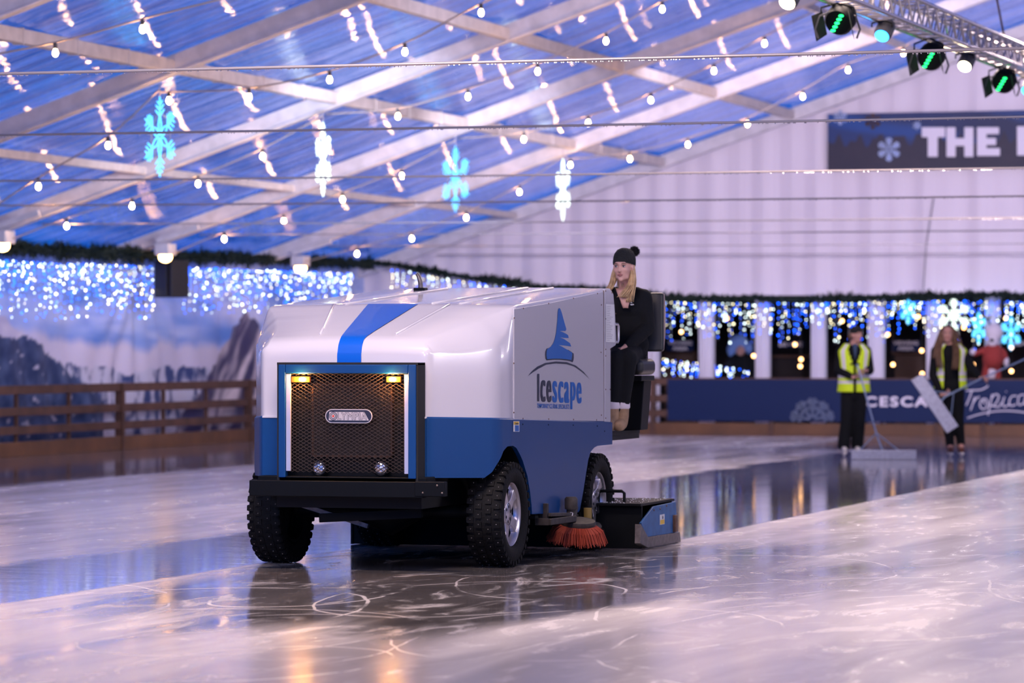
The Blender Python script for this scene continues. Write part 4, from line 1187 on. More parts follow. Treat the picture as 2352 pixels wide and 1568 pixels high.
for ch, x0, y0, x1, y1, mt in (('c',341,968,410,1247,'ink'),('e',419,972,487,1251,'ink'),('s',496,978,561,1255,'logo_blue'),('c',571,984,641,1259,'logo_blue'),('a',648,989,716,1262,'logo_blue'),('p',727,993,799,1342,'logo_blue'),('e',806,998,875,1268,'logo_blue')):
    side_word(ch, x0, y0, x1, y1, M[mt], bold=.03 if ch in 'eas' else .045)
side_word('TEMPORARY ICE RINK SPECIALISTS', 300, 1266, 717, 1326, M['logo_blue'], bold=.02, sl=.035)
# instruction sheet
def RP(x, y, o=.003): p = MU(x, y, US+o); return (US+o, p.y, p.z)
q = [RP(1391.5,698), RP(1411,699), RP(1412.5,786), RP(1391.5,785)]
ins = MB().add(q, [(0,1,2,3)]).build('instruction_sheet', M['paper'], rear)
mb = MB(); rr_ = random.Random(5)
for i in range(20):
    y = 703+i*4.1; x1 = 1408-rr_.random()*8
    mb.add([RP(1393.5,y,.0045), RP(x1,y,.0045), RP(x1,y+.8,.0045), RP(1393.5,y+.8,.0045)], [(0,1,2,3)])
mb.build('text_lines', M['print_grey'], ins)
# caution label on the blue
def BP(x, y, o): p = MU(x, y, UR+.014+o); return (UR+.014+o, p.y, p.z)
cl = MB().add([BP(1179,967,.003), BP(1193,967,.003), BP(1193,991,.003), BP(1179,991,.003)], [(0,1,2,3)]).build('caution_label', M['paper'], mach)
MB().add([BP(1180,968,.004), BP(1192,968,.004), BP(1192,975,.004), BP(1180,975,.004)], [(0,1,2,3)]).build('label_band', M['yellow'], cl)
MB().add([BP(1183,976.5,.004), BP(1192,976.5,.004), BP(1192,990,.004), BP(1183,990,.004)], [(0,1,2,3)]).build('label_band', M['logo_blue'], cl)
lettering('lettering', 'Caution', lambda x, y: BP(1183+x*8, 974.5-y*5, .005), (0,0,1,1), M['ink'], cl, bold=.03)
# slot grab handle
h0 = MU(1413, 744, US); h1 = MU(1413, 786, US)
MB().tube([(UR-.01, h0.y, h0.z), (UR-.01, h0.y+.13, h0.z), (UR-.01, h0.y+.15, h0.z-.015), (UR-.01, h0.y+.15, h1.z+.015), (UR-.01, h0.y+.13, h1.z), (UR-.01, h1.y, h1.z)], .010, 8).build('grab_handle', M['chrome'], mach, smooth=60)
# exhaust stub
e0 = MV(966, 664, 2.2)
ex = MB().tube([(e0.x, 2.2, 1.93), (e0.x, 2.2, 1.98), (e0.x-.004, 2.2, 2.01), (e0.x-.014, 2.2, 2.04), (e0.x-.030, 2.2, 2.065)], [.019,.019,.018,.017,.013], 12).build('exhaust_pipe', M['steel'], mach, smooth=60)
MB().box((e0.x-.045, 2.16, 1.93), (e0.x+.045, 2.24, 1.96)).build('clamp', M['black'], ex, bevel=.004)
# wheels ---------------------------------------------------------------------------
def make_wheel():
    w = D.objects.new('wheel', None); COL.objects.link(w)
    W2 = .118
    prof = [(.215,-W2*.72),(.235,-W2*.95),(.285,-W2*1.03),(.325,-W2*.97),(.345,-W2*.86),(.349,-W2*.6),(.350,0),(.349,W2*.6),(.345,W2*.86),(.325,W2*.97),(.285,W2*1.03),(.235,W2*.95),(.215,W2*.72)]
    ty = MB(); ty.lathe(prof, 'x', n=56, cap=False)
    tyre = ty.build('tyre', M['rubber'], w, smooth=50)
    tb = MB(); st_ = MB()
    for i in range(34):
        for rowi, x in enumerate((-.092,-.034,.034,.092)):
            a = 2*PI*(i+(.5 if rowi % 2 else 0))/34
            R = Matrix.Rotation(a, 4, 'X')
            hw = .022 if abs(x) < .05 else .020
            tb.box((x-hw, -.021, .338), (x+hw, .021, .360 if abs(x) < .05 else .357), M=R)
            if abs(x) > .05: tb.box((x+math.copysign(.018, x)-.012, -.018, .322), (x+math.copysign(.018, x)+.010, .018, .352), M=R)
            c = R @ Vector((x, .004, .361 if abs(x) < .05 else .358)); st_.ball(c, .0045, 6, 4)
    tb.lathe([(.349,-.075),(.3515,-.07),(.3515,.07),(.349,.075)], 'x', n=56, closed=True)
    tb.build('tread', M['rubber'], tyre); tag(st_.build('stud', M['steel'], tyre), kind='stuff')
    rim = MB()
    rim.lathe([(.187,.045),(.193,.072),(.205,.086),(.218,.092),(.224,.086),(.222,.06)], 'x', n=48, cap=False)
    ro = rim.build('rim', M['alloy'], w, smooth=40)
    MB().lathe([(.218,-.10),(.20,-.10),(.19,-.06),(.185,.03),(.187,.046)], 'x', n=40, cap=False).build('rim_barrel', M['black'], ro, smooth=40)  # black paints in the shade inside the rim
    sp_ = MB()
    sp_.lathe([(.0,.070),(.075,.070),(.086,.064),(.088,.02),(.0,.02)], 'x', n=36)
    for i in range(5):
        a = 2*PI*i/5 + .1
        R = Matrix.Rotation(a, 4, 'X')
        secs = [(.06,.060,.066),(.11,.044,.070),(.15,.042,.070),(.196,.062,.076)]
        vs = []; fs = []
        for r, hw, x in secs: vs += [R @ Vector(p) for p in ((x-.035,-hw,r),(x-.035,hw,r),(x,hw*.8,r),(x,-hw*.8,r))]
        for j in range(3):
            for q in range(4): fs.append((j*4+q, j*4+(q+1)%4, j*4+4+(q+1)%4, j*4+4+q))
        fs += [(0,1,2,3),(15,14,13,12)]
        sp_.add(vs, fs)
    so = sp_.build('spokes', M['alloy'], ro, bevel=.005)
    MB().lathe([(.0,.012),(.19,.012),(.19,0),(0,0)], 'x', (-.0,0,0), n=32).build('brake_disc', M['dark'], ro)
    lg = MB()
    for i in range(6):
        a = 2*PI*i/6; lg.lathe([(.0,.0715),(.0115,.071),(.0125,.069)], 'x', (0, .052*math.cos(a), .052*math.sin(a)), 10)
    lg.build('lug_holes', M['black'], ro)
    ring = MB(); ring.lathe([(.072,.0702),(.074,.0702),(.074,.0712),(.072,.0712)], 'x', n=36, closed=True); ring.build('hub_ring', M['black'], ro)
    return w
wh = make_wheel(); wh.parent = mach
def place(w, u, v, flip, rot):
    w.location = (u, v, .36); w.rotation_euler = (rot, 0, PI if flip else 0)
place(wh, .825, 0, False, .35)
for u, v, fl_, rot in ((.825, 2.19, False, .35), (-.775, 0, True, .1), (-.775, 2.19, True, .7)):
    c = wh.copy(); COL.objects.link(c)
    for ch in list(wh.children):
        d = ch.copy(); COL.objects.link(d); d.parent = c
        for g in ch.children:
            e_ = g.copy(); COL.objects.link(e_); e_.parent = d
    c.parent = mach; place(c, u, v, fl_, rot)
# side brush -----------------------------------------------------------------------
bc = MU(1325, 1215, 1.03); bu, bv = 1.03, bc.y
Rb = Euler((math.radians(8), math.radians(6), 0)).to_matrix().to_4x4()
T = Matrix.Translation((bu, bv, .118)) @ Rb
brush = MB(); brush.lathe([(.03,.115),(.125,.115),(.130,.135),(.125,.15),(.03,.15)], 'z', (0,0,0), 32)
bo = MB()
bo.v = [tuple(T @ Vector(p)) for p in brush.v]; bo.f = brush.f; bo.m = brush.m
bro = bo.build('side_brush', M['dark_steel'], mach, smooth=40)
mb = MB(); rr_ = random.Random(9)
for ring_ in range(4):
    for i in range(150):
        a = 2*PI*(i+rr_.random())/150; r0_ = .075+.015*ring_; r1_ = r0_ + .062+.030*ring_/3 + rr_.uniform(-.008,.012)
        p = T @ Vector((r0_*math.cos(a), r0_*math.sin(a), .118)); q = T @ Vector((((r0_+r1_)/2+.012)*math.cos(a), ((r0_+r1_)/2+.012)*math.sin(a), .075+.01*rr_.random()))
        e_ = T @ Vector((r1_*math.cos(a+.05), r1_*math.sin(a+.05), -.015+.03*rr_.random()))
        e_.z = max(e_.z, .006)
        mb.tube([p, q, e_], [.0026,.0026,.002], 4, caps=False)
tag(mb.build('bristles', M['orange'], bro), 'rust orange bristles', kind='stuff')
m0 = MU(1321, 1155, 1.03)
mo = MB(); mo.lathe([(0,.0),(.045,.0),(.047,.02),(.047,.075),(.036,.09),(0,.092)], 'z', (1.0, m0.y, m0.z-.045), 20); mo.lathe([(0,-.07),(.03,-.07),(.035,0),(0,.0)], 'z', (1.0, m0.y, m0.z-.045), 16)
mot = mo.build('brush_motor', M['dark_steel'], mach, smooth=40)
for d_ in (-.03, .03): MB().tube([(1.02, m0.y+d_-.03, m0.z-.07), (1.02, m0.y+d_-.07, m0.z-.12)], .013, 8).build('hose_fitting', M['beam'], mot, smooth=60)
y0 = MU(1353, 1177, 1.0)
MB().lathe([(0,-.05),(.030,-.05),(.030,.035),(0,.036)], 'z', (.99, y0.y, y0.z), 16).build('spring_canister', M['mustard'], mach, smooth=40)
a0 = MU(1262, 1198, 1.0); a1 = MU(1318, 1200, 1.03)
mb = MB(); mb.bar((.90, a0.y, a0.z), (1.0, a0.y, a0.z), .05, .05); mb.bar((1.0, a0.y-.02, a0.z), (1.03, a1.y, a0.z+.0), .04, .045)
mb.bar((1.0, a0.y, a0.z+.05), (1.02, m0.y, m0.z-.08), .025, .025); mb.bar((1.02, a1.y+.02, a0.z), (1.02, m0.y+.05, m0.z-.02), .03, .05)
k0 = MU(1251, 1172, .94); mb.box((.90, k0.y-.02, k0.z-.07), (.965, k0.y+.02, k0.z+.05))
mb.build('brush_arm', M['dark_steel'], mach, bevel=.004)
# conditioner sled ------------------------------------------------------------------
SU_ = 1.245
def SP_(x, y, o=0): p = MU(x, y, SU_); return (SU_+o, p.y, max(p.z, .0))
cs = MB()
P = [SP_(x, y) for x, y in ((1500,1163),(1550,1152),(1556,1222),(1484,1233),(1471,1201))]
vs = [(SU_-.012, p[1], p[2]) for p in P] + [(SU_+.006, p[1], p[2]) for p in P]; n = 5
cs.add(vs, [tuple(range(n)), tuple(range(n, 2*n))[::-1]] + [(i, n+i, n+(i+1)%n, (i+1)%n) for i in range(n)])
sled_side = cs.build('conditioner_side', M['panel_blue'], mach, bevel=.004)
P = [SP_(x, y, .006) for x, y in ((1467,1203),(1484,1233),(1557,1221),(1559,1245),(1484,1258),(1466,1248))]
P = [(p[0], p[1], max(p[2], .004)) for p in P]; n = 6
vs = [(SU_-.03, p[1], p[2]) for p in P] + [(SU_+.018, p[1], p[2]) for p in P]
MB().add(vs, [tuple(range(n)), tuple(range(n, 2*n))[::-1]] + [(i, n+i, n+(i+1)%n, (i+1)%n) for i in range(n)]).build('runner', M['steel'], mach, bevel=.004)
v0 = MU(1478, 1160, SU_).y; v1 = MU(1552, 1152, SU_).y
mb = MB(); mb.box((-1.06, v0-.06, .325), (SU_-.005, v1-.02, .345)); mb.box((-1.06, v1-.05, .03), (SU_-.02, v1-.03, .33)); mb.box((-1.06, v0+.02, .006), (SU_-.02, v0+.05, .325)); mb.box((-1.075,v0,.004),(-1.055,v1,.33))
mb.build('conditioner_box', M['black'], mach, bevel=.004)
mb = MB(); rr_ = random.Random(2)
for _ in range(420): mb.ball((rr_.uniform(-1.0, 1.2), rr_.uniform(v0-.04, v1-.04), .346), .0025+.0045*rr_.random()**2, 5, 4)
tag(mb.build('snow_crumbs', M['snow'], mach), kind='stuff')
g = MU(1404, 1136, .95); hx0 = MV(1404,1136,v0+.1); hx1 = MV(1434,1136,v0+.1)
MB().tube([(hx0.x-.1, v0+.1, .34), (hx0.x-.1, v0+.1, .415), (hx0.x-.08, v0+.1, .43), (hx1.x-.02, v0+.1, .43), (hx1.x, v0+.1, .415), (hx1.x, v0+.1, .34)], .012, 8).build('lift_handle', M['black'], mach, smooth=60)
lb_ = MB().add([SP_(1513,1182,.008), SP_(1524,1180,.008), SP_(1524,1203,.008), SP_(1513,1205,.008)], [(0,1,2,3)]).build('warning_label', M['paper'], sled_side)
MB().add([SP_(1514,1194,.009), SP_(1523.5,1192,.009), SP_(1523.5,1202,.009), SP_(1514,1204,.009)], [(0,1,2,3)]).build('label_band', M['yellow'], lb_)
MB().add([SP_(1518,1191,.010), SP_(1521,1190.5,.010), SP_(1520,1184,.010), SP_(1519,1184,.010)], [(0,1,2,3)]).build('pictogram', M['ink'], lb_)
p = SP_(1546,1200)
MB().box((SU_, p[1]-.035, p[2]-.07), (SU_+.03, p[1]+.03, p[2]+.06)).build('bracket', M['rust'], sled_side, bevel=.004)
for x, y in ((1500,1171),(1514,1168),(1529,1161)):
    p = SP_(x, y, .006); MB().lathe([(0,.006),(.007,.005),(.009,0)], 'x', (SU_+.006, p[1], p[2]), 8).build('bolt', M['rust'], sled_side)
mb = MB(); mb.bar((-.6,2.4,.5),(-.6,v0+.1,.36),.06,.08); mb.bar((.6,2.4,.5),(.6,v0+.1,.36),.06,.08); mb.bar((.95,2.5,.2),(1.2,v0+.05,.18),.05,.2)
mb.build('tow_arm', M['black'], mach)
# platform + seat -------------------------------------------------------------------
mb = MB(); mb.box((-.9, VB-.05, .835), (.88, 3.52, .868)); mb.box((.80, VB, .80), (.88, 3.5, .836))
mb.box((-.88, VB+.02, .42), (.3, 3.3, .8))
mb.build('driver_platform', M['black'], mach, bevel=.004)
mb = MB(); mb.prism([(.80,.868),(.96,.868),(.99,1.27),(.78,1.27)], 3.24, 3.46, lambda x, z, y: (x, y, z)); mb.box((.72,3.05,1.25),(1.02,3.44,1.29))
mb.build('seat_pedestal', M['black'], mach, bevel=.008)
seat = MB(); seat.box((.67, 2.98, 1.295), (1.045, 3.40, 1.42)).build('seat_cushion', M['seat'], mach, bevel=.045, seg=4)
b0_ = MV(1386, 672, 3.45).x; b1_ = MV(1524, 672, 3.45).x
bk = MB(); n = 10; vs = []; fs = []
for i in range(n+1):
    z = 1.475 + (1.935-1.475)*i/n; t = i/n
    y = 3.44 + .05*t; sh = .012*(1-t)
    for x, yy in ((b0_, y-.03), (b0_+.06, y-.055), (b1_-.055, y-.055), (b1_-.005+sh, y-.03), (b1_-.005+sh, y+.03), (b0_, y+.03)): vs.append((x, yy, z))
for i in range(n):
    for j in range(6): fs.append((i*6+j, i*6+(j+1)%6, (i+1)*6+(j+1)%6, (i+1)*6+j))
fs += [tuple(range(6))[::-1], tuple(n*6+j for j in range(6))]
bko = bk.add(vs, fs).build('seat_backrest', M['seat'], mach, bevel=.022, seg=3)
MB().tube([(b1_-.003, 3.44, 1.49), (b1_+.002, 3.46, 1.6), (b1_+.0, 3.48, 1.8), (b1_-.012, 3.49, 1.925)], .010, 8).build('piping', M['seat_edge'], bko, smooth=180)
MB().box((.80, 3.40, 1.36), (.96, 3.47, 1.56)).build('back_hinge', M['black'], mach, bevel=.01)

# ================================================================== PEOPLE
def hand(mb, W, d, n, side, curl=.9, s=1.0):
    W = Vector(W); d = Vector(d).normalized(); n = Vector(n); n = (n - d*n.dot(d)).normalized(); t = d.cross(n)*side
    for i, o_ in enumerate((-.030,-.010,.011,.031)):
        mb.chain([W + t*o_*.6*s, W + d*.085*s + t*o_*s], [.014*s,.011*s], n=8)
    for i, (o_, L) in enumerate(((-.031,.060),(-.010,.074),(.011,.080),(.031,.072))):
        p = W + d*.085*s + t*o_*s; dd = d.copy(); P = [p]
        for j, fr_ in enumerate((.45,.32,.23)):
            dd = (Matrix.Rotation(curl*(.75+.12*i*.3), 3, d.cross(n)) @ dd)
            p = p + dd*L*fr_*s; P.append(p)
        mb.chain(P, [.0095*s,.009*s,.0085*s,.0075*s], n=8)
    tb = W + d*.022*s + t*.030*s
    mb.chain([tb, tb + (t*.7+d*.6+n*.2).normalized()*.038*s, tb + (t*.5+d*.8+n*.5).normalized()*.066*s, tb + (t*.25+d*.8+n*.8).normalized()*.088*s], [.014*s,.0105*s,.0095*s,.0085*s], n=8)
def head_solid(mb, c, R):
    c = Vector(c); P = lambda x, y, z: c + R @ Vector((x, y, z))
    mb.ball(P(0,.012,.032), (.074,.092,.083), 18, 12, R=R)
    mb.ball(P(0,-.022,-.028), (.060,.064,.082), 18, 12, R=R)
    mb.ball(P(0,-.032,-.074), (.046,.048,.038), 14, 10, R=R)
    mb.ball(P(0,-.068,-.100), (.020,.017,.015), 10, 8, R=R)
    mb.chain([P(0,-.083,.008), P(0,-.094,-.014), P(0,-.102,-.030)], [.007,.0085,.0115], n=10)
    for s_ in (-1, 1):
        mb.ball(P(s_*.011,-.093,-.034), .0075, 8, 6)
        mb.ball(P(s_*.034,-.056,-.026), (.025,.024,.026), 12, 8, R=R)
        mb.ball(P(s_*.076,.004,-.012), (.009,.019,.031), 10, 8, R=R)
        mb.ball(P(s_*.034,-.028,-.080), (.020,.03,.022), 10, 8, R=R)
    mb.chain([P(-.038,-.074,.024), P(0,-.084,.022), P(.038,-.074,.024)], [.010,.011,.010], n=8)
def face_parts(c, R, par, browm='brow', open_=1.0):
    c = Vector(c); P = lambda x, y, z: c + R @ Vector((x, y, z))
    for s_ in (-1, 1):
        e = MB().ball(P(s_*.031,-.0765,.002), (.0125,.0085,.0065*open_+.0015), 12, 8, R=R).build('eye', M['eye'], par, smooth=180)
        MB().ball(P(s_*.031-.001,-.0845,.002), (.0058,.003,.0058), 10, 6, R=R).build('iris', M['iris'], e, smooth=180)
        MB().tube([P(s_*.018,-.083,.006), P(s_*.031,-.086,.0105), P(s_*.045,-.079,.006)], .0022, 5).build('lashes', M['iris'], e)
        MB().tube([P(s_*.016,-.090,.021), P(s_*.032,-.088,.027), P(s_*.049,-.076,.021)], [.003,.0036,.002], 5).build('eyebrow', M[browm], par)
    MB().tube([P(-.023,-.081,-.064), P(-.010,-.0895,-.059), P(0,-.0905,-.060), P(.010,-.0895,-.059), P(.023,-.081,-.064)], [.002,.0045,.004,.0045,.002], 6).build('mouth', M['lip'], par, smooth=180)
    MB().tube([P(-.018,-.082,-.067), P(0,-.0890,-.070), P(.018,-.082,-.067)], [.002,.0055,.002], 6).build('lower_lip', M['lip'], par, smooth=180)
def strands(c, R, paths, r, mt, par, name='hair', n=26, spread=.03, seed=1):
    """hair: many thin locks following guide paths"""
    rr_ = random.Random(seed); mb = MB(); P = lambda p: Vector(c) + R @ Vector(p)
    for path, w in paths:
        for i in range(n):
            o0 = Vector((rr_.gauss(0,1), rr_.gauss(0,1), 0))*w*.5; k_ = rr_.uniform(.6,1.3)
            Q_ = []
            for j, p in enumerate(path):
                f_ = .4 + .6*j/len(path)
                Q_.append(tuple(P((p[0]+o0.x*f_*k_, p[1]+o0.y*f_*k_, p[2]+rr_.uniform(-.004,.004)))))
            rs = [r*(1-.75*(j/(len(Q_)*4))**2) for j in range(999)]
            C_ = catmull(Q_, 3); mb.tube(C_, [r*(1-.8*(j/len(C_))**2.5) for j in range(len(C_))], 5)
    return mb.build(name, mt, par, smooth=180)
def Rz(deg): return Matrix.Rotation(math.radians(deg), 3, 'Z')
def Rx(deg): return Matrix.Rotation(math.radians(deg), 3, 'X')

# ---- driver
YD = 27.62; SD = F/YD; ZB = .868
root = at_depth(1438, 800, YD); root.z = ZB
QD = lambda px, py, d=0: Vector(((px-1438)/SD, d, CZ+(HY-py)/SD-ZB))
hc = QD(1431.5, 612, -.07); HR = Rz(-22) @ Rx(3)
b_ = MB()
head_solid(b_, hc, HR)
b_.chain([hc+Vector((0,.02,-.06)), QD(1436, 652, -.005), QD(1438, 668, .01)], [.052,.050,.062])
b_.ball(QD(1438, 692, .02), (.11,.070,.08)); b_.ball(QD(1438, 730, .02), (.14,.09,.14)); b_.ball(QD(1440, 775, .03), (.13,.09,.12)); b_.ball(QD(1440, 805, .04), (.155,.115,.09))
shR, shL = QD(1478, 684, .01), QD(1398, 684, .01)
elR, elL = QD(1486, 752, -.02), QD(1384, 750, -.05)
wrR, wrL = QD(1432, 800, -.26), QD(1400, 770, -.30)
b_.chain([shR, elR, wrR], [.048,.038,.026]); b_.chain([shL, elL, wrL], [.048,.038,.026])
hand(b_, wrR, Vector((-.85,-.3,-.25)), Vector((0,-.4,-1)), 1, .55)
hand(b_, wrL, Vector((0,-1,.1)), Vector((0,0,-1)), -1, .7)
kR, kL = QD(1438, 824, -.40), QD(1410, 826, -.42)
aR, aL = QD(1424, 950, -.36), QD(1402, 950, -.40)
b_.chain([QD(1452,812,.03), kR, aR], [.080,.058,.040]); b_.chain([QD(1428,812,.03), kL, aL], [.080,.058,.040])
pass
driver = b_.build('person', M['skin'], loc=root); driver.rotation_euler.z = PHI
remesh(driver, .0065, 3)
tag(driver, 'driver in black bobble hat and black fleece, long blonde hair, seated on the ice machine', 'person')
face_parts(hc, HR, driver)
b_ = MB()
b_.ball(QD(1439, 705, .015), (.178,.115,.13), 18, 12); b_.ball(QD(1439, 745, .025), (.165,.115,.17), 18, 12); b_.ball(QD(1441, 790, .04), (.17,.13,.14), 18, 12)
b_.chain([QD(1415,676,.03), shL], [.062,.068]); b_.chain([QD(1461,676,.03), shR], [.062,.068])
b_.chain([shR, elR, wrR + Vector((.03,.03,.01))], [.072,.062,.044]); b_.chain([shL, elL, wrL + Vector((0,.04,0))], [.072,.062,.044])
jk = remesh(b_.build('fleece', M['cloth_black'], driver), .009, 6)
# bare neck in the V and the turned-down collar either side
nc_ = QD(1433, 684, 0)
rowsV = [(.062,-.050,.056),(.040,-.076,.052),(.015,-.098,.043),(-.015,-.119,.032),(-.045,-.130,.020),(-.080,-.138,.006)]
vs = []; fs = []
for z, y, hw in rowsV:
    for q in range(7):
        u = -1+q/3; vs.append((nc_.x + .004 - z*.06 + u*hw, y + .022*u*u*(1 if z > 0 else .4), nc_.z+z))
for i in range(len(rowsV)-1):
    for q in range(6): fs.append((i*7+q, i*7+q+1, i*7+8+q, i*7+7+q))
vn = MB().add(vs, fs).build('neckline', M['skin'], driver, smooth=180); so_ = vn.modifiers.new('s','SOLIDIFY'); so_.thickness = .02; so_.offset = -1
for sg in (-1, 1):
    P = [(nc_.x+.004-z*.06+sg*(hw+.010), y+.022*(1 if z > 0 else .4)-.004, nc_.z+z) for z, y, hw in rowsV]
    P = [(P[0][0]+sg*.012, P[0][1]+.07, P[0][2]+.012)] + P
    MB().tube(catmull(P, 4), .013, 8).build('collar', M['cloth_black'], driver, smooth=180)
# chest logo
lc = QD(1445.5, 696, 0)
MB().prism([(-.020,0),(-.008,.012),(-.003,.026),(.004,.026),(.009,.010),(.022,0)], -.134, -.131, lambda x, z, y: (lc.x+x, y, lc.z+z)).build('chest_logo', M['paper'], driver)
lettering('chest_lettering', 'Icescape', lambda x, y: (lc.x+x, -.134, lc.z+y), (-.028,-.020,.030,-.004), M['paper'], driver, bold=.03)
b_ = MB(); b_.chain([QD(1452,812,.03), kR, aR+Vector((0,0,.03))], [.098,.074,.056]); b_.chain([QD(1428,812,.03), kL, aL+Vector((0,0,.03))], [.098,.074,.056]); b_.ball(QD(1440,808,.04), (.17,.13,.09))
remesh(b_.build('trousers', M['cloth_black'], driver), .009, 6)
for a_ in (aR, aL):
    b_ = MB(); b_.chain([a_+Vector((0,0,.07)), a_+Vector((0,0,-.03)), a_+Vector((-.005,-.02,-.065))], [.062,.056,.054]); b_.chain([a_+Vector((-.01,-.04,-.075)), a_+Vector((-.03,-.13,-.085))], [.050,.042])
    bo_ = remesh(b_.build('boot', M['boot_tan'], driver), .009, 5)
    MB().lathe([(.060,0),(.066,.01),(.066,.045),(.060,.055)], 'z', a_+Vector((0,0,.045)), 20, cap=False).build('boot_cuff', M['figure_white'], bo_, smooth=60)
hb = MB(); H = lambda x, y, z: hc + HR @ Vector((x, y, z))
hb.lathe([(.084,.020),(.088,.012),(.090,.030),(.089,.065),(.082,.095),(.064,.124),(.038,.140),(0,.147)], 'z', (0,0,0), 28, cap=False)
RR = HR @ Rx(-14)
hb.v = [tuple(hc + RR @ Vector((p[0]*.97, p[1]*1.12+.012, p[2]))) for p in hb.v]
hat = hb.build('beanie', M['knit'], driver, smooth=60)
so_ = hat.modifiers.new('s','SOLIDIFY'); so_.thickness = .008
pm = MB(); rr_ = random.Random(4); pc = QD(1457, 577, .0)
pm.ball(pc, .030)
for _ in range(700):
    d_ = Vector((rr_.gauss(0,1), rr_.gauss(0,1), rr_.gauss(0,1))).normalized(); q = pc + d_*(.040+.010*rr_.random()); s1 = d_.orthogonal()*.0035
    pm.add([pc+d_*.02-s1, pc+d_*.02+s1, q], [(0,1,2)])
pm.build('bobble', M['fur'], hat)
strands(hc, HR, [([(-.062,.03,.02),(-.078,.0,-.05),(-.090,-.012,-.12),(-.105,-.03,-.165),(-.13,-.045,-.19)], .030),
                 ([(-.050,.05,.02),(-.075,.03,-.08),(-.105,.01,-.15),(-.15,-.01,-.185)], .032),
                 ([(.066,.02,.02),(.080,.0,-.06),(.085,-.015,-.13),(.082,-.050,-.20),(.078,-.080,-.27)], .026),
                 ([(.060,.03,.02),(.074,.01,-.07),(.070,-.02,-.14),(.045,-.075,-.20),(.02,-.095,-.235)], .026),
                 ([(.02,.06,.0),(.02,.07,-.08),(.02,.07,-.16)], .06), ([(-.03,.06,.0),(-.03,.07,-.08),(-.03,.07,-.16)], .06)], .0055, M['blonde'], driver, n=30)

# ---- standing people with squeegees
def boots_skates(b_list, par, mt):
    for c, ax in b_list:
        b_ = MB(); b_.chain([c+Vector((0,.02,.12)), c+Vector((0,.02,.03))], [.055,.050]); b_.chain([c+Vector((0,.02,.02)), c+Vector((ax*.3,-.13,.015))], [.048,.038])
        bt = remesh(b_.build('skate_boot', mt, par), .012, 3)
        MB().box((c.x-.028, c.y-.16, c.z-.055), (c.x+.028, c.y+.07, c.z-.02)).build('blade_holder', M['skate_white'], bt, bevel=.01)
        MB().box((c.x-.002, c.y-.17, c.z-.085), (c.x+.002, c.y+.08, c.z-.05)).build('blade', M['chrome'], bt)
def vest(par, cx, z0, z1, hw, hd, gap0, gap1, name='hi_vis_vest', bands=(.18,.30), yoff=0.0, lean=0.0):
    """open-fronted waistcoat shell; gap0/gap1 half angles of the front opening at hem and shoulder"""
    n, mz = 72, 34; vs = []; fs = []; ms = []
    def prof(t):
        return hw*(1.0-.10*math.sin(PI*min(1,t*1.25))+.06*t) * (1 if t < .86 else 1-.42*(t-.86)/.14), hd*(1 if t < .8 else 1-.35*(t-.8)/.2)
    for j in range(mz+1):
        t = j/mz; w_, d_ = prof(t)
        for i in range(n+1):
            a = 2*PI*i/n
            vs.append((cx + lean*t + w_*math.sin(a), yoff - d_*math.cos(a), z0+(z1-z0)*t))
    for j in range(mz):
        t = (j+.5)/mz; gp = gap0+(gap1-gap0)*max(0, (t-.5)/.5) if gap0 < .2 else gap0+(gap1-gap0)*t
        for i in range(n):
            a = 2*PI*(i+.5)/n; a = a if a < PI else a-2*PI
            if abs(a) < gp: continue
            if t > .55 and 1.15 < abs(a) < 2.0: continue
            q = j*(n+1)+i; fs.append((q, q+1, q+n+2, q+n+1))
            tape = (bands[0] < t < bands[0]+.07) or (bands[1] < t < bands[1]+.07) or (t > bands[1] and (.62 < abs(a) < .88 or 2.3 < abs(a) < 2.55))
            ms.append(1 if tape else 0)
    mb = MB(); mb.v = vs; mb.f = fs; mb.m = ms
    o = mb.build(name, [M['hivis'], M['tape']], par, smooth=180); s_ = o.modifiers.new('s','SOLIDIFY'); s_.thickness = .012; s_.offset = 1
    return o
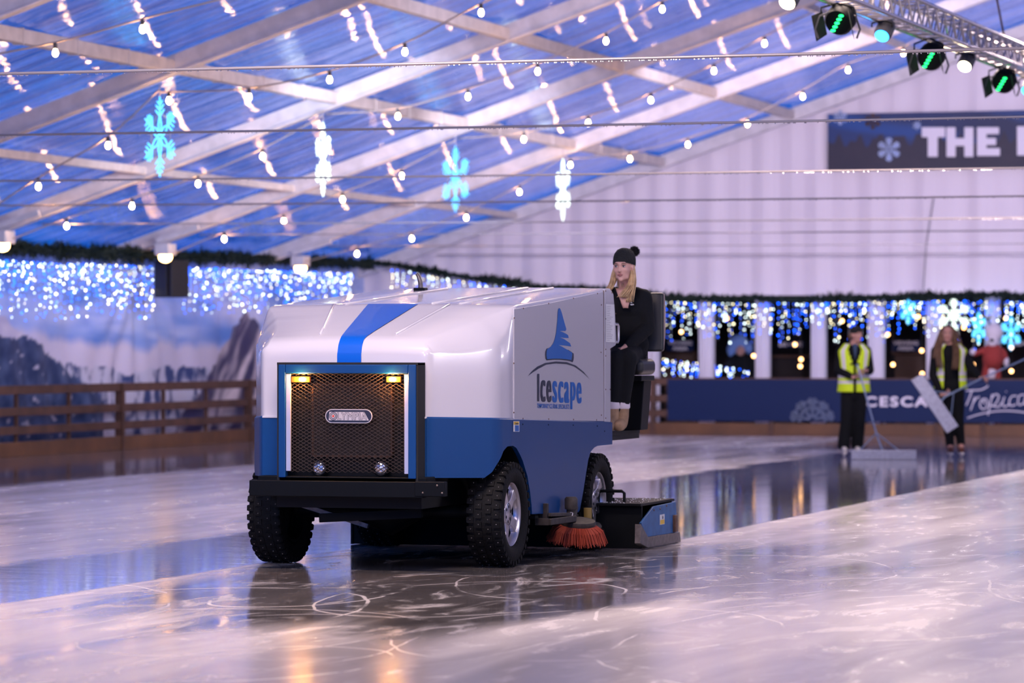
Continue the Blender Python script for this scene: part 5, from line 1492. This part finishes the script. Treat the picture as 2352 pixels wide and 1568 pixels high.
def standing(px0, Yd, J, label, yaw_head, hair, hatm, vest_args, hands, tilt=0, bootm='skate_white'):
    S = F/Yd; root = at_depth(px0, 1048, Yd); root.z = .0
    Q = lambda px, py, d=0: Vector(((px-px0)/S, d, CZ+(HY-py)/S))
    hc = Q(*J['head']); R = Rz(yaw_head) @ Rx(tilt)
    b_ = MB(); head_solid(b_, hc, R)
    nk = Q(*J['neck']); b_.chain([hc+Vector((0,.02,-.06)), nk], [.055,.062])
    sl, sr = Q(*J['sl']), Q(*J['sr']); hl, hr = Q(*J['hl']), Q(*J['hr'])
    ch = (sl+sr)/2; pe = (hl+hr)/2
    b_.ball(ch+Vector((0,0,-.10)), (.17,.10,.17)); b_.ball(ch.lerp(pe,.5), (.14,.09,.16)); b_.ball(pe+Vector((0,0,.03)), (.155,.11,.11)); b_.chain([nk, ch], [.07,.09])
    arms = []
    for s_, sh in (('l', sl), ('r', sr)):
        e, w = Q(*J['e'+s_]), Q(*J['w'+s_]); b_.chain([sh, e, w], [.055,.042,.030]); arms.append((sh, e, w))
        hd_, hn, sd, cu = hands[s_]; hand(b_, w, hd_, hn, sd, cu, 1.05)
    legs = []
    for s_, h_ in (('l', hl), ('r', hr)):
        kn, an = Q(*J['k'+s_]), Q(*J['a'+s_]); b_.chain([h_, kn, an, an+Vector((0,-.08,-.06))], [.085,.06,.042,.035]); legs.append((h_, kn, an))
    p = b_.build('person', M['skin2'], loc=root); p.rotation_euler.z = PHI; remesh(p, .009, 3); tag(p, label, 'person')
    face_parts(hc, R, p)
    b_ = MB(); b_.ball(ch+Vector((0,0,-.09)), (.195,.125,.18)); b_.ball(ch.lerp(pe,.45), (.175,.12,.20)); b_.ball(ch.lerp(pe,.85), (.18,.125,.12)); b_.chain([nk+Vector((0,.02,-.02)), ch], [.08,.11]); b_.chain([sl, sr], [.075,.075])
    for sh, e, w in arms: b_.chain([sh, e, w+(e-w)*.12], [.080,.066,.046])
    remesh(b_.build('jacket', M['cloth_black'], p), .014, 6)
    b_ = MB()
    for h_, kn, an in legs: b_.chain([h_, kn, an+Vector((0,0,.02))], [.105,.085,J.get('hem',.085)])
    b_.ball(pe, (.18,.13,.12)); remesh(b_.build('trousers', M['cloth_black'], p), .014, 6)
    boots_skates([(l[2]+Vector((0,0,.085-l[2].z)), 0) for l in legs], p, M[bootm])
    zh = Q(px0, vest_args['bottom']).z; zs = Q(px0, vest_args['top']).z
    vest(p, ch.x+vest_args.get('dx',0), zh, zs, vest_args['hw'], vest_args['hd'], vest_args['g0'], vest_args['g1'])
    if hatm:
        hb = MB(); hb.lathe([(.078,.015),(.084,.03),(.083,.06),(.072,.092),(.046,.115),(0,.124)], 'z', (0,0,0), 24, cap=False)
        hb.v = [tuple(hc + R @ Vector((q[0]*.98, q[1]*1.13+.010, q[2]))) for q in hb.v]; hb.build('beanie', M['knit'], p, smooth=60)
    hair(hc, R, p)
    return p, Q, root
def no_hair(c, R, p):
    strands(c, R, [([(-.07,.03,.03),(-.078,.03,-.02),(-.074,.04,-.06)], .03), ([(.07,.03,.03),(.078,.03,-.02),(.074,.04,-.06)], .03), ([(0,.09,.03),(0,.095,-.04),(0,.07,-.08)], .06)], .007, M['brown_hair'], p, n=22)
P1, Q1, r1 = standing(1961, 49.6, dict(head=(1966,768,-.03), neck=(1963,790,0), sl=(1933,806,0), sr=(1989,806,0), el=(1926,850,-.02), wl=(1956,866,-.24), er=(1997,850,-.02), wr=(1986,851,-.24),
      hl=(1948,905,0), hr=(1975,905,0), kl=(1944,965,-.02), kr=(1974,965,-.01), al=(1938,1024,0), ar=(1970,1022,.10), hem=.092),
      'attendant in black beanie and buttoned yellow hi-vis waistcoat, leaning on an upright squeegee', 38, no_hair, True,
      dict(top=790, bottom=900, hw=.222, hd=.152, g0=.05, g1=.52),
      {'l': (Vector((.9,-.2,.15)), Vector((0,-.2,1)), -1, .8), 'r': (Vector((-.7,-.3,.1)), Vector((-.3,-.1,-1)), 1, .8)})
MB().box(*[tuple(v) for v in (Q1(1950,838)+Vector((0,-.175,0)), Q1(1972,834)+Vector((0,-.165,0)))]).build('radio_strap', M['black'], P1)
MB().prism([(-.035,.10),(.035,.10),(.0,-.13)], -.150, -.140, lambda x, z, y: Q1(1962, 806)+Vector((x, y, z))).build('shirt_front', M['shirt'], P1)
def long_hair(c, R, p):
    strands(c, R, [([(-.03,0,.115),(-.078,.01,.05),(-.095,.0,-.06),(-.11,-.04,-.18),(-.12,-.09,-.32),(-.10,-.12,-.48)], .05),
                   ([(-.03,.03,.115),(-.082,.04,.04),(-.12,.03,-.08),(-.155,.0,-.20),(-.16,-.03,-.34)], .05),
                   ([(.03,0,.115),(.078,.01,.05),(.095,.0,-.06),(.11,-.04,-.18),(.115,-.09,-.32),(.10,-.12,-.50)], .045),
                   ([(.03,.03,.115),(.082,.04,.04),(.12,.03,-.08),(.15,.02,-.18),(.20,.02,-.30)], .04),
                   ([(0,.02,.118),(0,.09,.06),(0,.11,-.06),(0,.10,-.3)], .09)], .011, M['brown_hair'], p, n=34, seed=3)
    b_ = MB(); b_.ball(Vector(c) + R @ Vector((0,.03,.045)), (.084,.092,.082), 18, 12, R=R); b_.build('hair_crown', M['brown_hair'], p, smooth=180)
P2, Q2, r2 = standing(2182, 49.4, dict(head=(2176,768,-.03), neck=(2179,792,0), sl=(2151,806,0), sr=(2208,804,0), el=(2143,862,-.03), wl=(2158,906,-.22), er=(2230,848,-.10), wr=(2246,868,-.28),
      hl=(2172,902,0), hr=(2198,902,0), kl=(2176,965,-.03), kr=(2200,963,0), al=(2182,1022,0), ar=(2208,1020,.05), hem=.060),
      'long-haired attendant in open yellow hi-vis waistcoat, carrying a squeegee across the body', -6, long_hair, False,
      dict(top=790, bottom=892, hw=.225, hd=.155, g0=.55, g1=.55, dx=.02),
      {'l': (Vector((.8,-.3,.1)), Vector((0,-.3,1)), -1, .9), 'r': (Vector((.5,-.6,.1)), Vector((-.5,-.1,-1)), 1, .9)}, tilt=-8, bootm='boot_red')
# squeegees: tubular pole, brace rods, blade board
def place_px(px, py, Yd): return at_depth(px, py, Yd)
def squeegee(label, pole, braces, board, thick):
    t = thing('squeegee', label, 'squeegee', (0,0,0), 0, 'ice squeegees held by the attendants')
    MB().tube(pole, .012, 10).build('pole', M['pole'], t, smooth=60)
    for q in braces: MB().tube(q, .007, 6).build('brace_rod', M['pole'], t, smooth=60)
    n = len(board); fw = Vector((-SP, CP, 0))*thick
    mb = MB(); mb.add(list(board) + [p+fw for p in board], [tuple(range(n))[::-1], tuple(range(n,2*n))] + [(i, (i+1)%n, n+(i+1)%n, n+i) for i in range(n)])
    mb.build('blade_board', M['sheet'], t, bevel=.006)
    e0, e1 = board[-1], board[-2]
    return t
Yb = 48.2
brd = [place_px(1955,1033,Yb), place_px(2105,1033,Yb), place_px(2105,1055.0,Yb), place_px(1955,1055.0,Yb)]
squeegee('upright squeegee with wide pale blade standing on the ice before the attendant in the beanie',
         [place_px(1968,836,49.22), place_px(1975,858,49.2), place_px(2013,996,48.7), place_px(2026,1032,48.35)],
         [[place_px(2013,994,48.7), place_px(1974,1034,48.3)], [place_px(2013,994,48.7), place_px(2066,1036,48.3)]], brd, .05)
Yb = 48.9
brd = [place_px(2093,873,Yb), place_px(2119,857,Yb), place_px(2202,978,Yb-.1), place_px(2175,995,Yb-.1)]
squeegee('squeegee with slanted pale blade held off the ice by the long-haired attendant',
         [place_px(2152,933,48.98), place_px(2170,911,48.95), place_px(2188,902,49.0), place_px(2250,871,49.05), place_px(2395,806,49.4)],
         [[place_px(2190,903,49.0), place_px(2184,962,48.95)], [place_px(2190,903,49.0), place_px(2134,897,48.95)]], brd, .04)

# ================================================================== LIGHT
def area(name, loc, target, size, power, col, sy=None, spread=None):
    l = D.lights.new(name, 'AREA'); l.energy = power; l.color = col; l.size = size
    if sy: l.shape = 'RECTANGLE'; l.size_y = sy
    if spread: l.spread = math.radians(spread)
    o = D.objects.new(name, l); COL.objects.link(o); o.location = loc
    d = Vector(target) - Vector(loc); o.rotation_euler = d.to_track_quat('-Z', 'Y').to_euler(); return o
def spot(name, loc, target, power, col, ang=60, blend=.6, r=.12):
    l = D.lights.new(name, 'SPOT'); l.energy = power; l.color = col; l.spot_size = math.radians(ang); l.spot_blend = blend; l.shadow_soft_size = r
    o = D.objects.new(name, l); COL.objects.link(o); o.location = loc
    d = Vector(target) - Vector(loc); o.rotation_euler = d.to_track_quat('-Z', 'Y').to_euler(); return o
G = 1.0
# soft fill panels added under the ridge, no fixtures there
for i, a in enumerate((8, 19.5, 31, 42.5)):
    area('ridge_fill', (RID-.3, a, 5.6), (RID-1, a, 0), 1.0, 520*G, (1,.76,.64), sy=2.5)
# spots added off the truss to brighten the gable, roof and left wall
for l_, pw in ((-12, 1700), (-5, 1700), (1, 1300)):
    spot('gable_wash', (l_, 50, 4.4), (l_-1.5, GAB, 4.0), pw*G, (.92,.80,1), 120, .9, .3)
spot('roof_wash', (-9, 40, 4.0), (-16, 48, 5), 700*G, (.75,.72,1), 120, .9, .3)
spot('roof_wash', (-9, 28, 4.0), (-17, 34, 5), 650*G, (.55,.6,1), 120, .9, .3)
spot('left_wash', (-14, 42, 4.0), (-22.4, 52, 1.2), 1000*G, (.7,.75,1), 100, .9, .3)
spot('left_wash', (-14, 48, 4.0), (-22.4, 57, 1.2), 800*G, (.85,.8,1), 100, .9, .3)
area('viewing_fill', (-9, GAB+4, 2.6), (-9, GAB+4, 0), 3.0, 22, (1,.62,.42), sy=1.0)  # area fill added to brighten the viewing area beyond its bulbs
area('viewing_fill', (-4, GAB+4, 2.6), (-4, GAB+4, 0), 3.0, 22, (1,.62,.42), sy=1.0)
area('side_fill', (3.5, 24, 4.6), (-7.3, 25.5, 1.0), 5.0, 340*G, (1,.86,.92), sy=.12, spread=120)  # thin strip fill added to brighten the machine's side, no real fixture
area('side_fill', (4.5, 38, 4.6), (-3, 38, 0), 1.2, 500*G, (1,.84,.86), sy=2.5, spread=140)  # second added fill, brightens the ice on the right
# front lamps behind the photographer's side of the rink
spot('front_lamp', (-7.5, 6, 5.2), (-8.2, 23, 1.2), 520*G, (1,.84,.90), 70, .8, .5)
spot('front_lamp', (-1.5, 14, 5.0), (-7.4, 25, 1.3), 480*G, (1,.82,.90), 60, .8, .5)
spot('blue_fill', (-9, 14.5, 5.5), (-8.6, 24, 1.7), 900*G, (.35,.5,1), 60, .8, .4)  # blue fill added above to tint the hood slope

# evening sky ------------------------------------------------------------------------
w = D.worlds.new('evening_sky'); bpy.context.scene.world = w; w.use_nodes = True; k = NT.__new__(NT); k.t = w.node_tree; k.t.nodes.clear()
tc = k.n('ShaderNodeTexCoord'); sp2 = k.n('ShaderNodeSeparateXYZ'); k.l(tc.outputs['Generated'], sp2.inputs[0])
cl_ = k.noise(tc.outputs['Generated'], 9.0, 5, (1,1,3), .6)
el = k.maprange(sp2.outputs[2], .0, 1.0, 0, 1)
ramp = k.n('ShaderNodeValToRGB'); k.l(el, ramp.inputs[0])
cr_ = ramp.color_ramp; cr_.elements[0].color = (.004,.03,.18,1); cr_.elements[1].color = (.0,.02,.12,1)
for ps_, c_ in ((.012,(.002,.06,.42,1)), (.04,(.0,.17,.85,1)), (.13,(.0,.20,.95,1)), (.30,(.0,.05,.30,1))):
    e_ = cr_.elements.new(ps_); e_.color = c_
cc = k.mixc(k.step(cl_, .50, .78), ramp.outputs[0], (.04,.30,1.0,1))
bg = k.n('ShaderNodeBackground'); k.l(cc, bg.inputs[0]); bg.inputs[1].default_value = 1.6
ow = k.n('ShaderNodeOutputWorld'); k.l(bg.outputs[0], ow.inputs[0])

# ================================================================== CAMERA
cam = D.cameras.new('camera'); co = D.objects.new('camera', cam); COL.objects.link(co)
co.location = (0, 0, CZ)
pitch = math.atan((HY-784)/F)
co.rotation_euler = Euler((PI/2 + pitch, 0, PHI))
cam.sensor_width = 36; cam.lens = F/2352*36; cam.clip_end = 300
cam.dof.use_dof = True; cam.dof.focus_distance = 24.0; cam.dof.aperture_fstop = 2.6; cam.dof.aperture_blades = 0
sc = bpy.context.scene; sc.camera = co
sc.view_settings.view_transform = 'Standard'; sc.view_settings.look = 'None'; sc.view_settings.gamma = 1; sc.view_settings.exposure = 0
try: sc.view_settings.use_curve_mapping = False
except Exception: pass
sc.cycles.use_denoising = True
try: sc.cycles.denoiser = 'OPENIMAGEDENOISE'
except Exception: pass
sc.cycles.use_adaptive_sampling = True; sc.cycles.adaptive_threshold = .08; sc.cycles.adaptive_min_samples = 20
sc.cycles.max_bounces = 6; sc.cycles.diffuse_bounces = 3; sc.cycles.glossy_bounces = 4; sc.cycles.transparent_max_bounces = 10; sc.cycles.sample_clamp_indirect = 6
